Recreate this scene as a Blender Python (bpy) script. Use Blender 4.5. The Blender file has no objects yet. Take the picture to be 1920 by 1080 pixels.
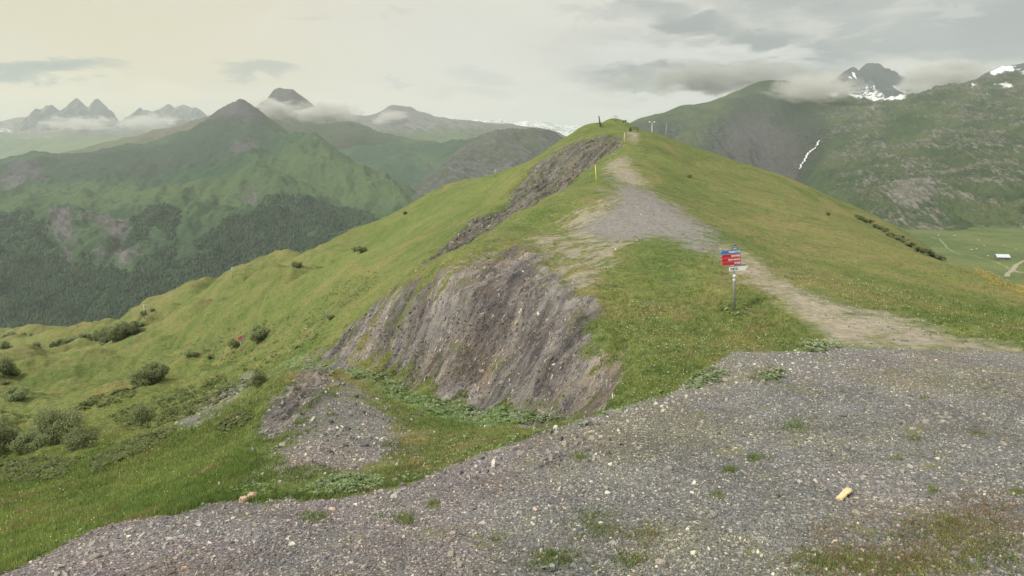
import bpy, math, random
import numpy as np
from mathutils import Vector, Matrix
random.seed(7)
rng = np.random.default_rng(11)
R = math.radians
scene = bpy.context.scene
C = scene.collection

# ------------------------------------------------------------------ camera
FPX = 1371.0            # focal length in pixels of a 1920 wide picture
HY = 300.0              # row of the horizon
cam_d = bpy.data.cameras.new('camera')
cam = bpy.data.objects.new('camera', cam_d)
C.objects.link(cam)
cam.location = (0, 0, 0)
cam.rotation_euler = (R(90), 0, 0)
cam_d.sensor_width = 36
cam_d.lens = 36 * FPX / 1920
cam_d.shift_y = -(540 - HY) / 1920
cam_d.clip_start = 0.3
cam_d.clip_end = 90000
scene.camera = cam

# ------------------------------------------------------------------ node helpers
class NT:
    def __init__(s, tree):
        s.t = tree; s.n = tree.nodes; s.l = tree.links
    def node(s, typ, **kw):
        nd = s.n.new(typ)
        for k, v in kw.items():
            setattr(nd, k, v)
        return nd
    def put(s, sock, v):
        if v is None: return
        if isinstance(v, bpy.types.NodeSocket): s.l.new(v, sock)
        else:
            if isinstance(v, (tuple, list)) and len(v) == 3 and sock.type == 'RGBA': v = (*v, 1)
            sock.default_value = v
    def math(s, op, a, b=None, c=None, clamp=False):
        nd = s.node('ShaderNodeMath', operation=op, use_clamp=clamp)
        s.put(nd.inputs[0], a); s.put(nd.inputs[1], b); s.put(nd.inputs[2], c)
        return nd.outputs[0]
    def vmath(s, op, a, b=None):
        nd = s.node('ShaderNodeVectorMath', operation=op)
        s.put(nd.inputs[0], a); s.put(nd.inputs[1], b)
        return nd.outputs['Value'] if op in ('DOT_PRODUCT', 'LENGTH') else nd.outputs[0]
    def mix(s, f, a, b, mode='MIX'):
        nd = s.node('ShaderNodeMix', data_type='RGBA', blend_type=mode)
        s.put(nd.inputs[0], f); s.put(nd.inputs[6], a); s.put(nd.inputs[7], b)
        return nd.outputs[2]
    def noise(s, vec, scale, detail=4, rough=0.55, dist=0.0, color=False):
        nd = s.node('ShaderNodeTexNoise')
        s.put(nd.inputs['Vector'], vec)
        nd.inputs['Scale'].default_value = scale
        nd.inputs['Detail'].default_value = detail
        nd.inputs['Roughness'].default_value = rough
        nd.inputs['Distortion'].default_value = dist
        return nd.outputs['Color' if color else 'Fac']
    def voro(s, vec, scale, feature='F1', out='Distance', rand=1.0):
        nd = s.node('ShaderNodeTexVoronoi', feature=feature)
        s.put(nd.inputs['Vector'], vec)
        nd.inputs['Scale'].default_value = scale
        nd.inputs['Randomness'].default_value = rand
        return nd.outputs[out]
    def ramp(s, f, lo, hi, a=0.0, b=1.0):
        nd = s.node('ShaderNodeMapRange', clamp=True, interpolation_type='SMOOTHSTEP')
        s.put(nd.inputs[0], f); s.put(nd.inputs[1], lo); s.put(nd.inputs[2], hi)
        s.put(nd.inputs[3], a); s.put(nd.inputs[4], b)
        return nd.outputs[0]
    def pos(s):
        return s.node('ShaderNodeNewGeometry').outputs['Position']
    def attr(s, name):
        return s.node('ShaderNodeAttribute', attribute_name=name)
    def sep(s, v):
        nd = s.node('ShaderNodeSeparateXYZ'); s.put(nd.inputs[0], v); return nd.outputs
    def comb(s, x, y, z):
        nd = s.node('ShaderNodeCombineXYZ')
        s.put(nd.inputs[0], x); s.put(nd.inputs[1], y); s.put(nd.inputs[2], z)
        return nd.outputs[0]
    def bump(s, h, strength, dist, normal=None):
        nd = s.node('ShaderNodeBump')
        nd.inputs['Strength'].default_value = strength
        nd.inputs['Distance'].default_value = dist
        s.put(nd.inputs['Height'], h)
        if normal is not None: s.put(nd.inputs['Normal'], normal)
        return nd.outputs[0]

def new_mat(name):
    m = bpy.data.materials.new(name); m.use_nodes = True
    nt = NT(m.node_tree)
    b = m.node_tree.nodes.get('Principled BSDF')
    b.inputs['Roughness'].default_value = 0.9
    b.inputs['Specular IOR Level'].default_value = 0.15
    return m, nt, b

def plain(name, col, rough=0.7, spec=0.3, metal=0.0, var=0.15, scale=6.0):
    m, nt, b = new_mat(name)
    n = nt.noise(nt.node('ShaderNodeTexCoord').outputs['Object'], scale, 5, 0.6)
    f = nt.ramp(n, 0.3, 0.7, 1 - var, 1 + var)
    nt.put(b.inputs['Base Color'], nt.mix(1.0, col, nt.comb(f, f, f), 'MULTIPLY'))
    b.inputs['Roughness'].default_value = rough
    b.inputs['Specular IOR Level'].default_value = spec
    b.inputs['Metallic'].default_value = metal
    return m

# ------------------------------------------------------------------ world and sun
SUN_EL, SUN_AZ = R(46), R(-128)       # azimuth from +Y, negative to the left
w = bpy.data.worlds.new('World'); scene.world = w; w.use_nodes = True
nt = NT(w.node_tree)
bg = w.node_tree.nodes['Background']
sky = nt.node('ShaderNodeTexSky', sky_type='NISHITA', sun_disc=False)
sky.sun_elevation = SUN_EL; sky.sun_rotation = SUN_AZ
sky.altitude = 2300
dirv = nt.node('ShaderNodeTexCoord').outputs['Generated']
dx, dy, dz = nt.sep(dirv)
# clouds lie on flat decks: project the direction on a high plane
q1 = nt.comb(nt.math('MULTIPLY', dx, 3.2), nt.math('MULTIPLY', dy, 3.2), nt.math('MULTIPLY', dz, 11.0))
nA = nt.noise(q1, 1.0, 8, 0.58, 0.6)
nB = nt.noise(nt.vmath('ADD', q1, (4.1, 9.2, 1.7)), 0.55, 5, 0.5, 0.4)
nC = nt.noise(nt.vmath('ADD', q1, (14.1, 3.2, 7.7)), 3.2, 7, 0.6, 0.5)
ysafe = nt.math('MAXIMUM', dy, 0.05)
az = nt.math('DIVIDE', dx, ysafe); el = nt.math('DIVIDE', dz, ysafe)
ahead = nt.ramp(dy, 0.05, 0.3)
wx = nt.math('ADD', az, nt.math('MULTIPLY', nt.math('SUBTRACT', nA, 0.5), 0.32))
wy = nt.math('ADD', el, nt.math('MULTIPLY', nt.math('SUBTRACT', nC, 0.5), 0.085))
def puff(x0, y0, rx, ry, lo=1.0, hi=0.0):
    """one cloud lying in a given part of the sky, ragged by noise"""
    u = nt.math('DIVIDE', nt.math('SUBTRACT', wx, x0), rx); v = nt.math('DIVIDE', nt.math('SUBTRACT', wy, y0), ry)
    r = nt.math('ADD', nt.math('MULTIPLY', u, u), nt.math('MULTIPLY', v, v))
    return nt.math('MULTIPLY', nt.ramp(r, lo, hi), ahead)
right = nt.ramp(nt.math('ADD', az, nt.math('MULTIPLY', nt.math('SUBTRACT', nB, 0.5), 0.6)), 0.0, 0.42)
left = nt.ramp(az, 0.0, -0.62)
CREAM = (0.82, 0.72, 0.460); PALE = (0.80, 0.765, 0.65); GREY = (0.26, 0.275, 0.265)
base = nt.mix(left, PALE, CREAM)
base = nt.mix(nt.ramp(nA, 0.42, 0.62, 0, 0.30), base, (0.80, 0.77, 0.69))
hiup = nt.ramp(el, 0.07, 0.22)
base = nt.mix(nt.math('MULTIPLY', nt.math('MULTIPLY', nt.ramp(nB, 0.35, 0.6), hiup), nt.math('ADD', nt.math('MULTIPLY', right, 0.55), 0.18)), base, (0.50, 0.51, 0.46))
# dark decks on the right
dk = nt.math('MULTIPLY', nt.ramp(nt.math('ADD', nA, nt.math('MULTIPLY', nB, 0.5)), 0.66, 0.86), nt.math('MULTIPLY', right, nt.ramp(el, 0.09, 0.15)))
col = nt.mix(nt.math('MULTIPLY', dk, 0.7), base, GREY)
col = nt.mix(nt.math('MULTIPLY', nt.ramp(nC, 0.50, 0.62), nt.math('MULTIPLY', right, 0.60)), col, (0.36, 0.37, 0.35))
col = nt.mix(nt.math('MULTIPLY', nt.ramp(nC, 0.48, 0.38), nt.math('MULTIPLY', right, 0.55)), col, (0.74, 0.74, 0.68))
for (pc, pr, rx, ry, f, cc) in ((1360, 138, 280, 36, 0.95, GREY), (1230, 160, 130, 14, 0.5, GREY), (1215, 12, 90, 24, 0.7, (0.36, 0.38, 0.35)), (1310, 42, 120, 26, 0.9, (0.31, 0.33, 0.31)), (1420, 70, 120, 24, 0.9, (0.30, 0.325, 0.305)), (1530, 95, 110, 20, 0.85, (0.31, 0.33, 0.31)), (1640, 40, 60, 16, 0.5, (0.40, 0.43, 0.41)), (1870, 95, 110, 22, 0.6, (0.38, 0.40, 0.38)), (1820, 10, 90, 18, 0.5, (0.42, 0.43, 0.40)), (1760, 60, 140, 26, 0.35, (0.47, 0.48, 0.44)), (1700, 20, 420, 70, 0.3, (0.46, 0.48, 0.45)), (1480, 120, 180, 30, 0.5, (0.45, 0.46, 0.43)),
                              (90, 128, 180, 27, 0.95, (0.36, 0.40, 0.34)), (-60, 110, 100, 40, 0.5, (0.45, 0.47, 0.41)), (455, 128, 95, 20, 0.75, (0.43, 0.45, 0.38)), (850, 175, 110, 16, 0.45, (0.50, 0.50, 0.46)), (920, 140, 90, 22, 0.4, (0.52, 0.52, 0.49)), (740, 148, 50, 9, 0.4, (0.5, 0.5, 0.46)), (1180, 25, 170, 24, 0.6, (0.42, 0.43, 0.40)), (590, 38, 60, 8, 0.3, (0.52, 0.49, 0.41)), (745, 18, 36, 10, 0.3, (0.55, 0.5, 0.45))):
    col = nt.mix(nt.math('MULTIPLY', puff((pc - 960) / FPX, (HY - pr) / FPX, rx / FPX, ry / FPX), f), col, cc)
for (pc, pr, rx, ry, f, cc) in ((1300, 100, 160, 30, 0.6, (0.80, 0.79, 0.73)), (1460, 108, 90, 14, 0.5, (0.80, 0.79, 0.72)), (150, 180, 300, 40, 0.65, (0.93, 0.84, 0.59)), (640, 190, 420, 40, 0.45, (0.92, 0.85, 0.68)), (1250, 190, 130, 16, 0.5, (0.78, 0.78, 0.74))):
    col = nt.mix(nt.math('MULTIPLY', puff((pc - 960) / FPX, (HY - pr) / FPX, rx / FPX, ry / FPX), f), col, cc)
# an overcast sky is brighter overhead
zen = nt.ramp(dz, 0.24, 0.8, 1.0, 1.7)
k = nt.math('MULTIPLY', zen, 7.7)
col = nt.mix(1.0, col, nt.comb(k, k, k), 'MULTIPLY')
fin = nt.mix(0.92, sky.outputs[0], col)
nt.put(bg.inputs[0], fin)
bg.inputs[1].default_value = 0.1

sl = bpy.data.lights.new('sun', 'SUN')
sl.energy = 3.1; sl.angle = R(11); sl.color = (1.0, 0.975, 0.93)
sun = bpy.data.objects.new('sun', sl); C.objects.link(sun)
sdir = Vector((math.sin(SUN_AZ) * math.cos(SUN_EL), math.cos(SUN_AZ) * math.cos(SUN_EL), math.sin(SUN_EL)))
sun.rotation_euler = sdir.to_track_quat('Z', 'Y').to_euler()
sun.location = (-80, -10, 80)

scene.view_settings.view_transform = 'Standard'
scene.view_settings.look = 'None'
scene.view_settings.gamma = 1.0
scene.view_settings.exposure = 0.45
scene.render.engine = 'CYCLES'
scene.cycles.max_bounces = 6
scene.cycles.diffuse_bounces = 2
scene.cycles.volume_bounces = 1
scene.cycles.transparent_max_bounces = 16
scene.cycles.use_denoising = True
scene.cycles.volume_step_rate = 1.0
scene.cycles.volume_max_steps = 128

# ------------------------------------------------------------------ tagging
def tag(o, label=None, cat=None, group=None, kind=None):
    if label: o['label'] = label
    if cat: o['category'] = cat
    if group: o['group'] = group
    if kind: o['kind'] = kind
    return o

def empty(name, loc, label, cat, group=None, rz=0.0):
    o = bpy.data.objects.new(name, None); C.objects.link(o)
    o.location = loc; o.rotation_euler = (0, 0, rz); o.empty_display_size = 0.2
    return tag(o, label, cat, group)

def mesh_np(name, V, F, mat=None, attrs=None, smooth=True, parent=None):
    """one mesh object from numpy arrays; F is (n,3) or (n,4)"""
    V = np.asarray(V, np.float32); F = np.asarray(F, np.int32)
    me = bpy.data.meshes.new(name)
    k = F.shape[1]
    me.vertices.add(len(V)); me.vertices.foreach_set('co', V.ravel())
    me.loops.add(F.size); me.loops.foreach_set('vertex_index', F.ravel())
    me.polygons.add(len(F))
    me.polygons.foreach_set('loop_start', np.arange(0, F.size, k, dtype=np.int32))
    me.polygons.foreach_set('use_smooth', np.full(len(F), smooth))
    me.update(calc_edges=True)
    for an, av in (attrs or {}).items():
        av = np.asarray(av, np.float32)
        if av.ndim == 1:
            a = me.attributes.new(an, 'FLOAT', 'POINT'); a.data.foreach_set('value', av)
        else:
            a = me.attributes.new(an, 'FLOAT_VECTOR', 'POINT'); a.data.foreach_set('vector', av.ravel())
    if mat: me.materials.append(mat)
    o = bpy.data.objects.new(name, me); C.objects.link(o)
    if parent: o.parent = parent
    return o

# ------------------------------------------------------------------ numpy noise
def _hash(ix, iy, seed):
    h = (ix.astype(np.int64) * 374761393 + iy.astype(np.int64) * 668265263 + seed * 974634777) & 0xffffffff
    h = ((h ^ (h >> 13)) * 1274126177) & 0xffffffff
    return (h ^ (h >> 16)) & 0xffffffff

def perlin(x, y, seed=0):
    x = np.asarray(x, np.float64); y = np.asarray(y, np.float64)
    ix = np.floor(x); iy = np.floor(y); fx = x - ix; fy = y - iy
    ix = ix.astype(np.int64); iy = iy.astype(np.int64)
    u = fx * fx * fx * (fx * (fx * 6 - 15) + 10); v = fy * fy * fy * (fy * (fy * 6 - 15) + 10)
    def g(jx, jy, ax, ay):
        a = _hash(jx, jy, seed) * (2 * np.pi / 4294967296.0)
        return np.cos(a) * ax + np.sin(a) * ay
    a = g(ix, iy, fx, fy); b = g(ix + 1, iy, fx - 1, fy)
    c = g(ix, iy + 1, fx, fy - 1); d = g(ix + 1, iy + 1, fx - 1, fy - 1)
    return ((a + (b - a) * u) * (1 - v) + (c + (d - c) * u) * v) * 1.5

def fbm(x, y, oct=5, seed=0, gain=0.5):
    s = 0; a = 1.0; f = 1.0
    for i in range(oct):
        s = s + a * perlin(x * f, y * f, seed + i * 17); a *= gain; f *= 2.03
    return s

def ridged(x, y, oct=5, seed=0, gain=0.5):
    s = 0; a = 1.0; f = 1.0
    for i in range(oct):
        s = s + a * (1 - np.abs(perlin(x * f, y * f, seed + i * 31)) * 2.0); a *= gain; f *= 2.07
    return s - 0.9

def sstep(a, b, x):
    t = np.clip((x - a) / (b - a), 0, 1); return t * t * (3 - 2 * t)

def blur(a, n=1):
    for _ in range(n):
        p = np.pad(a, 1, mode='edge')
        a = (p[:-2, 1:-1] + p[2:, 1:-1] + 2 * p[1:-1, 1:-1]) / 4
        p = np.pad(a, 1, mode='edge')
        a = (p[1:-1, :-2] + p[1:-1, 2:] + 2 * p[1:-1, 1:-1]) / 4
    return a

def gblur(a, r):
    """wide blur: three box passes of radius r"""
    for _ in range(3):
        for ax in (0, 1):
            p = np.pad(a, [(r + 1, r) if k == ax else (0, 0) for k in (0, 1)], mode='edge')
            c = np.cumsum(p, axis=ax)
            n = a.shape[ax]
            hi = np.take(c, range(2 * r + 1, 2 * r + 1 + n), axis=ax); lo = np.take(c, range(0, n), axis=ax)
            a = (hi - lo) / (2 * r + 1)
    return a

def inpoly(px, py, poly):
    ins = np.zeros(px.shape, bool)
    n = len(poly)
    for i in range(n):
        x1, y1 = poly[i]; x2, y2 = poly[(i + 1) % n]
        if y1 == y2: continue
        c = ((y1 > py) != (y2 > py)) & (px < (x2 - x1) * (py - y1) / (y2 - y1) + x1)
        ins ^= c
    return ins

# ------------------------------------------------------------------ heightfields from survey lines
def W3(px, py, d):
    return np.array([(px - 960) / FPX * d, d, -(py - HY) / FPX * d])

class Field:
    """A ground surface on a fan of bearings and distances.  Every survey line is a list of points (bearing column, sight row, distance);
    a smooth surface is fitted through them and stored as real heights."""
    def __init__(s, lines, x0, x1, nx, d0, d1, nd, kx=200.0, kd=0.22, smooth=1e-3, step=45, cr=3):
        pts = []
        for L in lines:
            L = [tuple(map(float, p)) for p in L]
            if len(L) == 1: pts.append(L[0])
            for a, b in zip(L[:-1], L[1:]):
                n = max(1, int(abs(b[0] - a[0]) // step), int(abs(b[1] - a[1]) // 70))
                for i in range(n):
                    t = i / n
                    dd = math.exp(math.log(a[2]) * (1 - t) + math.log(b[2]) * t)
                    pts.append((a[0] * (1 - t) + b[0] * t, a[1] * (1 - t) + b[1] * t, dd))
            if len(L) > 1: pts.append(L[-1])
        Q = np.array(pts)
        uv = np.c_[Q[:, 0] / kx, np.log(Q[:, 2]) / kd]
        val = Q[:, 1]
        n = len(Q)
        def K(r2): return 0.5 * r2 * np.log(r2 + 1e-12)
        D = ((uv[:, None] - uv[None]) ** 2).sum(-1)
        A = np.zeros((n + 3, n + 3)); A[:n, :n] = K(D) + np.eye(n) * smooth * n
        A[:n, n] = 1; A[:n, n + 1:] = uv; A[n, :n] = 1; A[n + 1:, :n] = uv.T
        sol = np.linalg.lstsq(A, np.r_[val, 0, 0, 0], rcond=None)[0]
        cx = np.linspace(x0, x1, max(8, nx // cr)); cd = np.linspace(math.log(d0), math.log(d1), max(8, nd // 4))
        G = np.zeros((len(cd), len(cx)))
        for i, dv in enumerate(cd):
            r2 = (cx[:, None] / kx - uv[None, :, 0]) ** 2 + (dv / kd - uv[None, :, 1]) ** 2
            G[i] = K(r2) @ sol[:n] + sol[n] + sol[n + 1] * cx / kx + sol[n + 2] * dv / kd
        s.px = np.linspace(x0, x1, nx); s.ld = np.linspace(math.log(d0), math.log(d1), nd)
        def up(G, cs, fs):     # cubic upsampling along axis 0
            t = (fs - cs[0]) / (cs[1] - cs[0]); i = np.clip(np.floor(t).astype(int), 0, len(cs) - 2); f = (t - i)[:, None]
            g = lambda k: G[np.clip(i + k, 0, len(cs) - 1)]
            p0, p1, p2, p3 = g(-1), g(0), g(1), g(2)
            return p1 + 0.5 * f * (p2 - p0 + f * (2 * p0 - 5 * p1 + 4 * p2 - p3 + f * (3 * (p1 - p2) + p3 - p0)))
        G = up(G, cd, s.ld); G = up(G.T, cx, s.px).T
        s.row = G
        s.PX, s.D = np.meshgrid(s.px, np.exp(s.ld))
        s.X = (s.PX - 960) / FPX * s.D; s.Y = s.D.copy()
        s.Z = -(s.row - HY) / FPX * s.D
        s.row0 = s.row.copy()
    def refresh(s):
        s.row = HY - s.Z / s.D * FPX
    def sl(s):
        """slope steepness (rise over run)"""
        gy = np.gradient(s.Z, axis=0) / np.gradient(s.Y, axis=0)
        gx = np.gradient(s.Z, axis=1) / np.gradient(s.X, axis=1)
        return np.hypot(gx, gy)
    def faces(s):
        nd, nx = s.Z.shape
        i = np.arange(nd * nx).reshape(nd, nx)
        return np.stack([i[:-1, :-1], i[:-1, 1:], i[1:, 1:], i[1:, :-1]], -1).reshape(-1, 4)
    def build(s, name, mat, attrs=None):
        V = np.stack([s.X, s.Y, s.Z], -1).reshape(-1, 3)
        return mesh_np(name, V, s.faces(), mat, {k: (v.ravel() if v.ndim == 2 else v.reshape(-1, 3)) for k, v in (attrs or {}).items()})
    def hit(s, px, py, dmin=0.0):
        """world point where the sight line first meets the ground"""
        c = int(np.clip(round((px - s.px[0]) / (s.px[1] - s.px[0])), 0, len(s.px) - 1))
        col = s.row[:, c]; ds = np.exp(s.ld)
        ok = np.where((col <= py) & (ds >= dmin))[0]
        if len(ok) == 0: return None
        i = max(1, ok[0])
        a, b = col[i - 1], col[i]
        t = 0.0 if a == b else min(1, max(0, (a - py) / (a - b)))
        d = ds[i - 1] * (1 - t) + ds[i] * t
        z = s.Z[i - 1, c] * (1 - t) + s.Z[i, c] * t
        return Vector(((px - 960) / FPX * d, d, z))
    def hits(s, px, py):
        c = np.clip(np.rint((px - s.px[0]) / (s.px[1] - s.px[0])).astype(int), 0, len(s.px) - 1)
        if not hasattr(s, '_cm') or s._cmid is not s.row:
            s._cm = np.minimum.accumulate(s.row, axis=0); s._cmid = s.row
        out = np.full((len(px), 3), np.nan); ds = np.exp(s.ld)
        for cc in np.unique(c):
            m = np.where(c == cc)[0]
            col = s._cm[:, cc]
            i = np.searchsorted(-col, -py[m], side='left')
            ok = (i < len(ds)) & (i > 0); i2 = np.clip(i, 1, len(ds) - 1)
            a = s.row[i2 - 1, cc]; b = s.row[i2, cc]
            t = np.clip((a - py[m]) / np.where(a == b, 1, a - b), 0, 1)
            d = ds[i2 - 1] * (1 - t) + ds[i2] * t
            z = s.Z[i2 - 1, cc] * (1 - t) + s.Z[i2, cc] * t
            p = np.stack([(px[m] - 960) / FPX * d, d, z], -1); p[~ok] = np.nan
            out[m] = p
        return out
    def at(s, x, y):
        """height at plan position(s)"""
        x = np.asarray(x, float); y = np.asarray(y, float)
        u = ((x / y * FPX + 960) - s.px[0]) / (s.px[1] - s.px[0]); v = (np.log(y) - s.ld[0]) / (s.ld[1] - s.ld[0])
        u = np.clip(u, 0, len(s.px) - 1.001); v = np.clip(v, 0, len(s.ld) - 1.001)
        i = u.astype(int); j = v.astype(int); fu = u - i; fv = v - j
        Z = s.Z
        return (Z[j, i] * (1 - fu) + Z[j, i + 1] * fu) * (1 - fv) + (Z[j + 1, i] * (1 - fu) + Z[j + 1, i + 1] * fu) * fv
# ================================================================== NEAR RIDGE
NL = [
 # ground under and before the camera
 [(-300,1470,6),(500,1440,6),(1300,1430,6),(2200,1430,6)],
 [(-250,1760,5),(2200,1680,5)],
 [(100,1080,9.4),(500,1080,9.0),(1000,1080,8.8),(1920,1080,8.7),(2200,1080,8.7)],
 [(1000,900,12.6),(1500,850,13.3),(1920,845,13.3),(2200,845,13.3)],
 [(1300,790,15.6),(1600,750,16.9),(1920,750,17),(2200,750,17)],
 # lip of the gravel plateau
 [(-300,1270,8.2),(-150,1160,9),(0,1075,10),(200,1000,11.6),(430,935,13),(700,922,13.2),(850,880,14.2),(1080,792,17),(1150,770,18),(1250,735,19.4),(1370,662,22),(1500,655,22.3),(1700,660,22),(1920,665,22),(2200,665,22)],
 # hill side above the plateau
 [(1180,720,21),(1250,640,25.6),(1376,582,29),(1600,600,27.5),(1900,610,26.6),(2200,610,26)],
 [(1376,582,29),(1330,520,35),(1280,450,45),(1220,390,57),(1180,345,75),(1165,300,105),(1178,262,146),(1190,245,178)],
 [(1500,560,30.5),(1700,570,31),(1900,588,31),(2100,600,31)],
 [(1500,480,48),(1600,510,43),(1800,545,38.5)],
 [(1400,470,43),(1300,400,60),(1300,350,90),(1300,310,130)],
 [(1400,400,75),(1400,350,110)],
 [(1500,430,66),(1600,460,59)],
 # near bulge of the right flank, then the flank behind it
 [(1500,376,104),(1600,418,86),(1700,465,71),(1770,490,62),(1850,515,54),(1920,543,48),(2050,590,42),(2200,640,38)],
 [(1500,380,118),(1600,424,100),(1700,472,84),(1770,500,75),(1850,545,70),(1920,590,66),(2200,760,60)],
 # outer silhouette right
 [(1190,243,180),(1230,250,174),(1300,275,165),(1400,310,155),(1484,337,150),(1600,388,148),(1700,440,145),(1768,486,140)],
 [(1700,456,112),(1768,492,104)],
 [(1190,262,215),(1230,270,210),(1300,300,200),(1400,345,190),(1484,385,185),(1600,445,180),(1700,500,178),(1768,560,175),(1920,700,150),(2200,900,130)],
 [(1250,360,330),(1400,440,320),(1700,640,320),(2000,800,300)],
 # summit knobs
 [(1060,262,196),(1085,240,192),(1100,231,190),(1125,236,186),(1150,239,184),(1180,242,182)],
 [(1060,285,225),(1100,250,214),(1120,243,214),(1150,240,214),(1180,250,214)],
 [(1138,229,255),(1152,221,262),(1166,227,262),(1182,241,250)],
 [(1060,330,300),(1100,275,290),(1150,250,290),(1200,280,290)],
 # rib in front of the upper gully
 [(1176,266,128),(1140,290,108),(1120,306,97),(1075,336,84),(1010,376,70),(960,402,60),(900,438,52),(850,470,46),(800,495,43),(760,520,43),(700,570,44),(650,625,46)],
 [(1140,298,116),(1120,316,104),(1075,348,91),(1010,390,76),(960,418,66),(900,456,57.5),(850,490,51.5),(800,518,48.5),(760,545,48.5),(700,590,50),(650,640,52)],
 # gully floor and its upper edge
 [(1160,268,134),(1107,314,118),(1040,355,104),(990,388,95),(940,420,86),(900,446,78),(870,475,70),(800,498,66)],
 [(1160,257,150),(1133,256,156),(1100,262,158),(1057,278,158),(1007,308,150),(973,340,138),(950,367,128),(907,403,112),(873,421,102),(840,450,92),(803,480,82)],
 # left silhouette
 [(1060,262,196),(1040,279,200),(1000,300,205),(960,318,210),(930,328,215),(870,340,225),(820,358,235),(760,395,240),(700,430,245),(640,462,250),(600,480,255),(540,497,260),(480,510,265),(430,518,270),(395,530,275),(340,562,285),(300,578,300),(260,600,320),(180,625,330),(100,643,340),(0,655,345),(-250,690,345)],
 [(1040,330,260),(1000,352,265),(930,375,275),(870,385,290),(820,405,300),(760,440,300),(700,478,310),(600,530,330),(500,560,340),(430,570,350),(340,612,370),(280,640,390),(180,652,400),(80,660,400),(-200,700,400)],
 [(-250,668,520),(0,634,520),(90,629,520),(150,629,520),(210,640,500)],
 [(-250,720,640),(0,700,640),(150,700,640),(300,740,600),(600,650,560),(900,560,480)],
 # slopes left of the upper gully
 [(950,350,165),(900,372,165),(850,392,165),(800,425,150),(750,455,150),(700,470,165)],
 [(800,470,100),(760,495,92),(700,525,88)],
 [(550,520,190),(640,500,150),(700,500,112),(600,560,108),(500,600,128)],
 [(300,610,230),(400,590,185),(450,600,158),(350,600,215)],
 [(700,550,72),(650,585,74),(620,620,64),(600,650,60)],
 # shelf with the grass track
 [(950,800,20),(800,800,22),(740,740,29),(680,705,34),(620,690,38)],
 [(800,850,17),(700,870,15.2),(600,880,14.5)],
 # lip of the shelf
 [(440,925,13.4),(480,880,15),(500,820,19),(520,760,25),(545,705,34),(590,682,41)],
 # foot of the rock face and its top
 [(630,662,45),(700,680,38),(780,712,32),(850,740,29),(930,765,26),(1050,780,22),(1150,775,19.6)],
 [(640,640,46),(680,600,43.5),(720,580,41),(850,512,36.5),(950,465,41),(1010,470,40),(1060,520,34.5),(1100,560,31),(1112,620,27.2),(1142,700,22.6)],
 [(1000,430,52),(1100,440,46.5),(1150,400,54)],
 [(1150,600,28.5),(1160,520,35)],
 # left flank
 [(400,850,23),(300,880,21),(200,950,16),(100,1000,14.4),(0,1010,15),(-250,1100,14)],
 [(450,760,36),(350,800,32),(200,850,33),(100,900,27),(0,950,21),(-250,1000,20)],
 [(600,670,47),(500,705,50),(400,750,50),(300,795,48),(100,850,52),(0,860,50),(-250,900,45)],
 [(560,640,84),(450,710,72),(350,735,80),(250,760,78),(33,765,95),(-250,800,90)],
 [(480,665,104),(450,658,130),(350,660,140),(280,720,100),(200,700,140),(100,700,150),(0,705,150),(-250,740,150)],
 [(350,640,165),(200,655,240),(100,668,240),(0,680,240),(-250,710,240)],
]
near = Field(NL, -160, 2080, 900, 5.2, 640, 1400, kx=190, kd=0.20, smooth=2e-5)
PXn, PYn, Dn = near.PX, near.row0, near.D
vis = np.minimum.accumulate(near.row0, axis=0) + 3 >= near.row0     # ground the eye can reach

def zone(poly, dlo=0, dhi=1e9, soft=2):
    m = inpoly(PXn, PYn, poly) & (Dn >= dlo) & (Dn <= dhi)
    return gblur(m.astype(float), soft)

# -- rock zones
FACE = [(578,676),(605,655),(640,628),(680,590),(720,562),(765,548),(800,532),(850,512),(880,500),(920,475),(950,458),(985,465),(1020,478),(1025,520),(1060,540),(1100,545),(1112,600),(1125,640),(1135,690),(1150,720),(1162,765),(1130,782),(1050,784),(980,775),(930,768),(850,742),(780,714),(720,695),(680,680),(640,672)]
GULLY = [(1172,256),(1133,253),(1100,262),(1080,262),(1057,275),(1030,290),(1007,305),(985,322),(973,340),(955,358),(945,380),(930,402),(907,401),(885,412),(873,421),(855,438),(840,450),(815,470),(790,492),(786,503),(830,500),(872,478),(900,452),(950,425),(990,395),(1040,362),(1107,318),(1168,275)]
mface = zone(FACE, 18, 60, 17)
mgul = zone(GULLY, 62, 172, 4)
BANK = [(470,815),(485,780),(515,745),(545,712),(580,690),(620,690),(625,712),(600,745),(575,780),(545,815),(500,835)]
mbank = zone(BANK, 14, 60, 8)
def ragged(m_, sx, k_):
    s1 = 0.75 * near.X - 0.55 * near.Y + 0.30 * near.Z; t1 = (2.1 * near.X + 4.0 * near.Y + 2.1 * near.Z) / 5.0
    return np.clip(m_ + 4 * m_ * (1 - m_) * k_ * fbm(s1 / sx, t1 / (sx * 5), 4, 207), 0, 1)
mface = ragged(mface, 1.6, 0.42); mgul = ragged(mgul, 3.0, 0.8)
rock = np.clip(mface + 0.62 * mgul + 0.8 * mbank, 0, 1)
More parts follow.
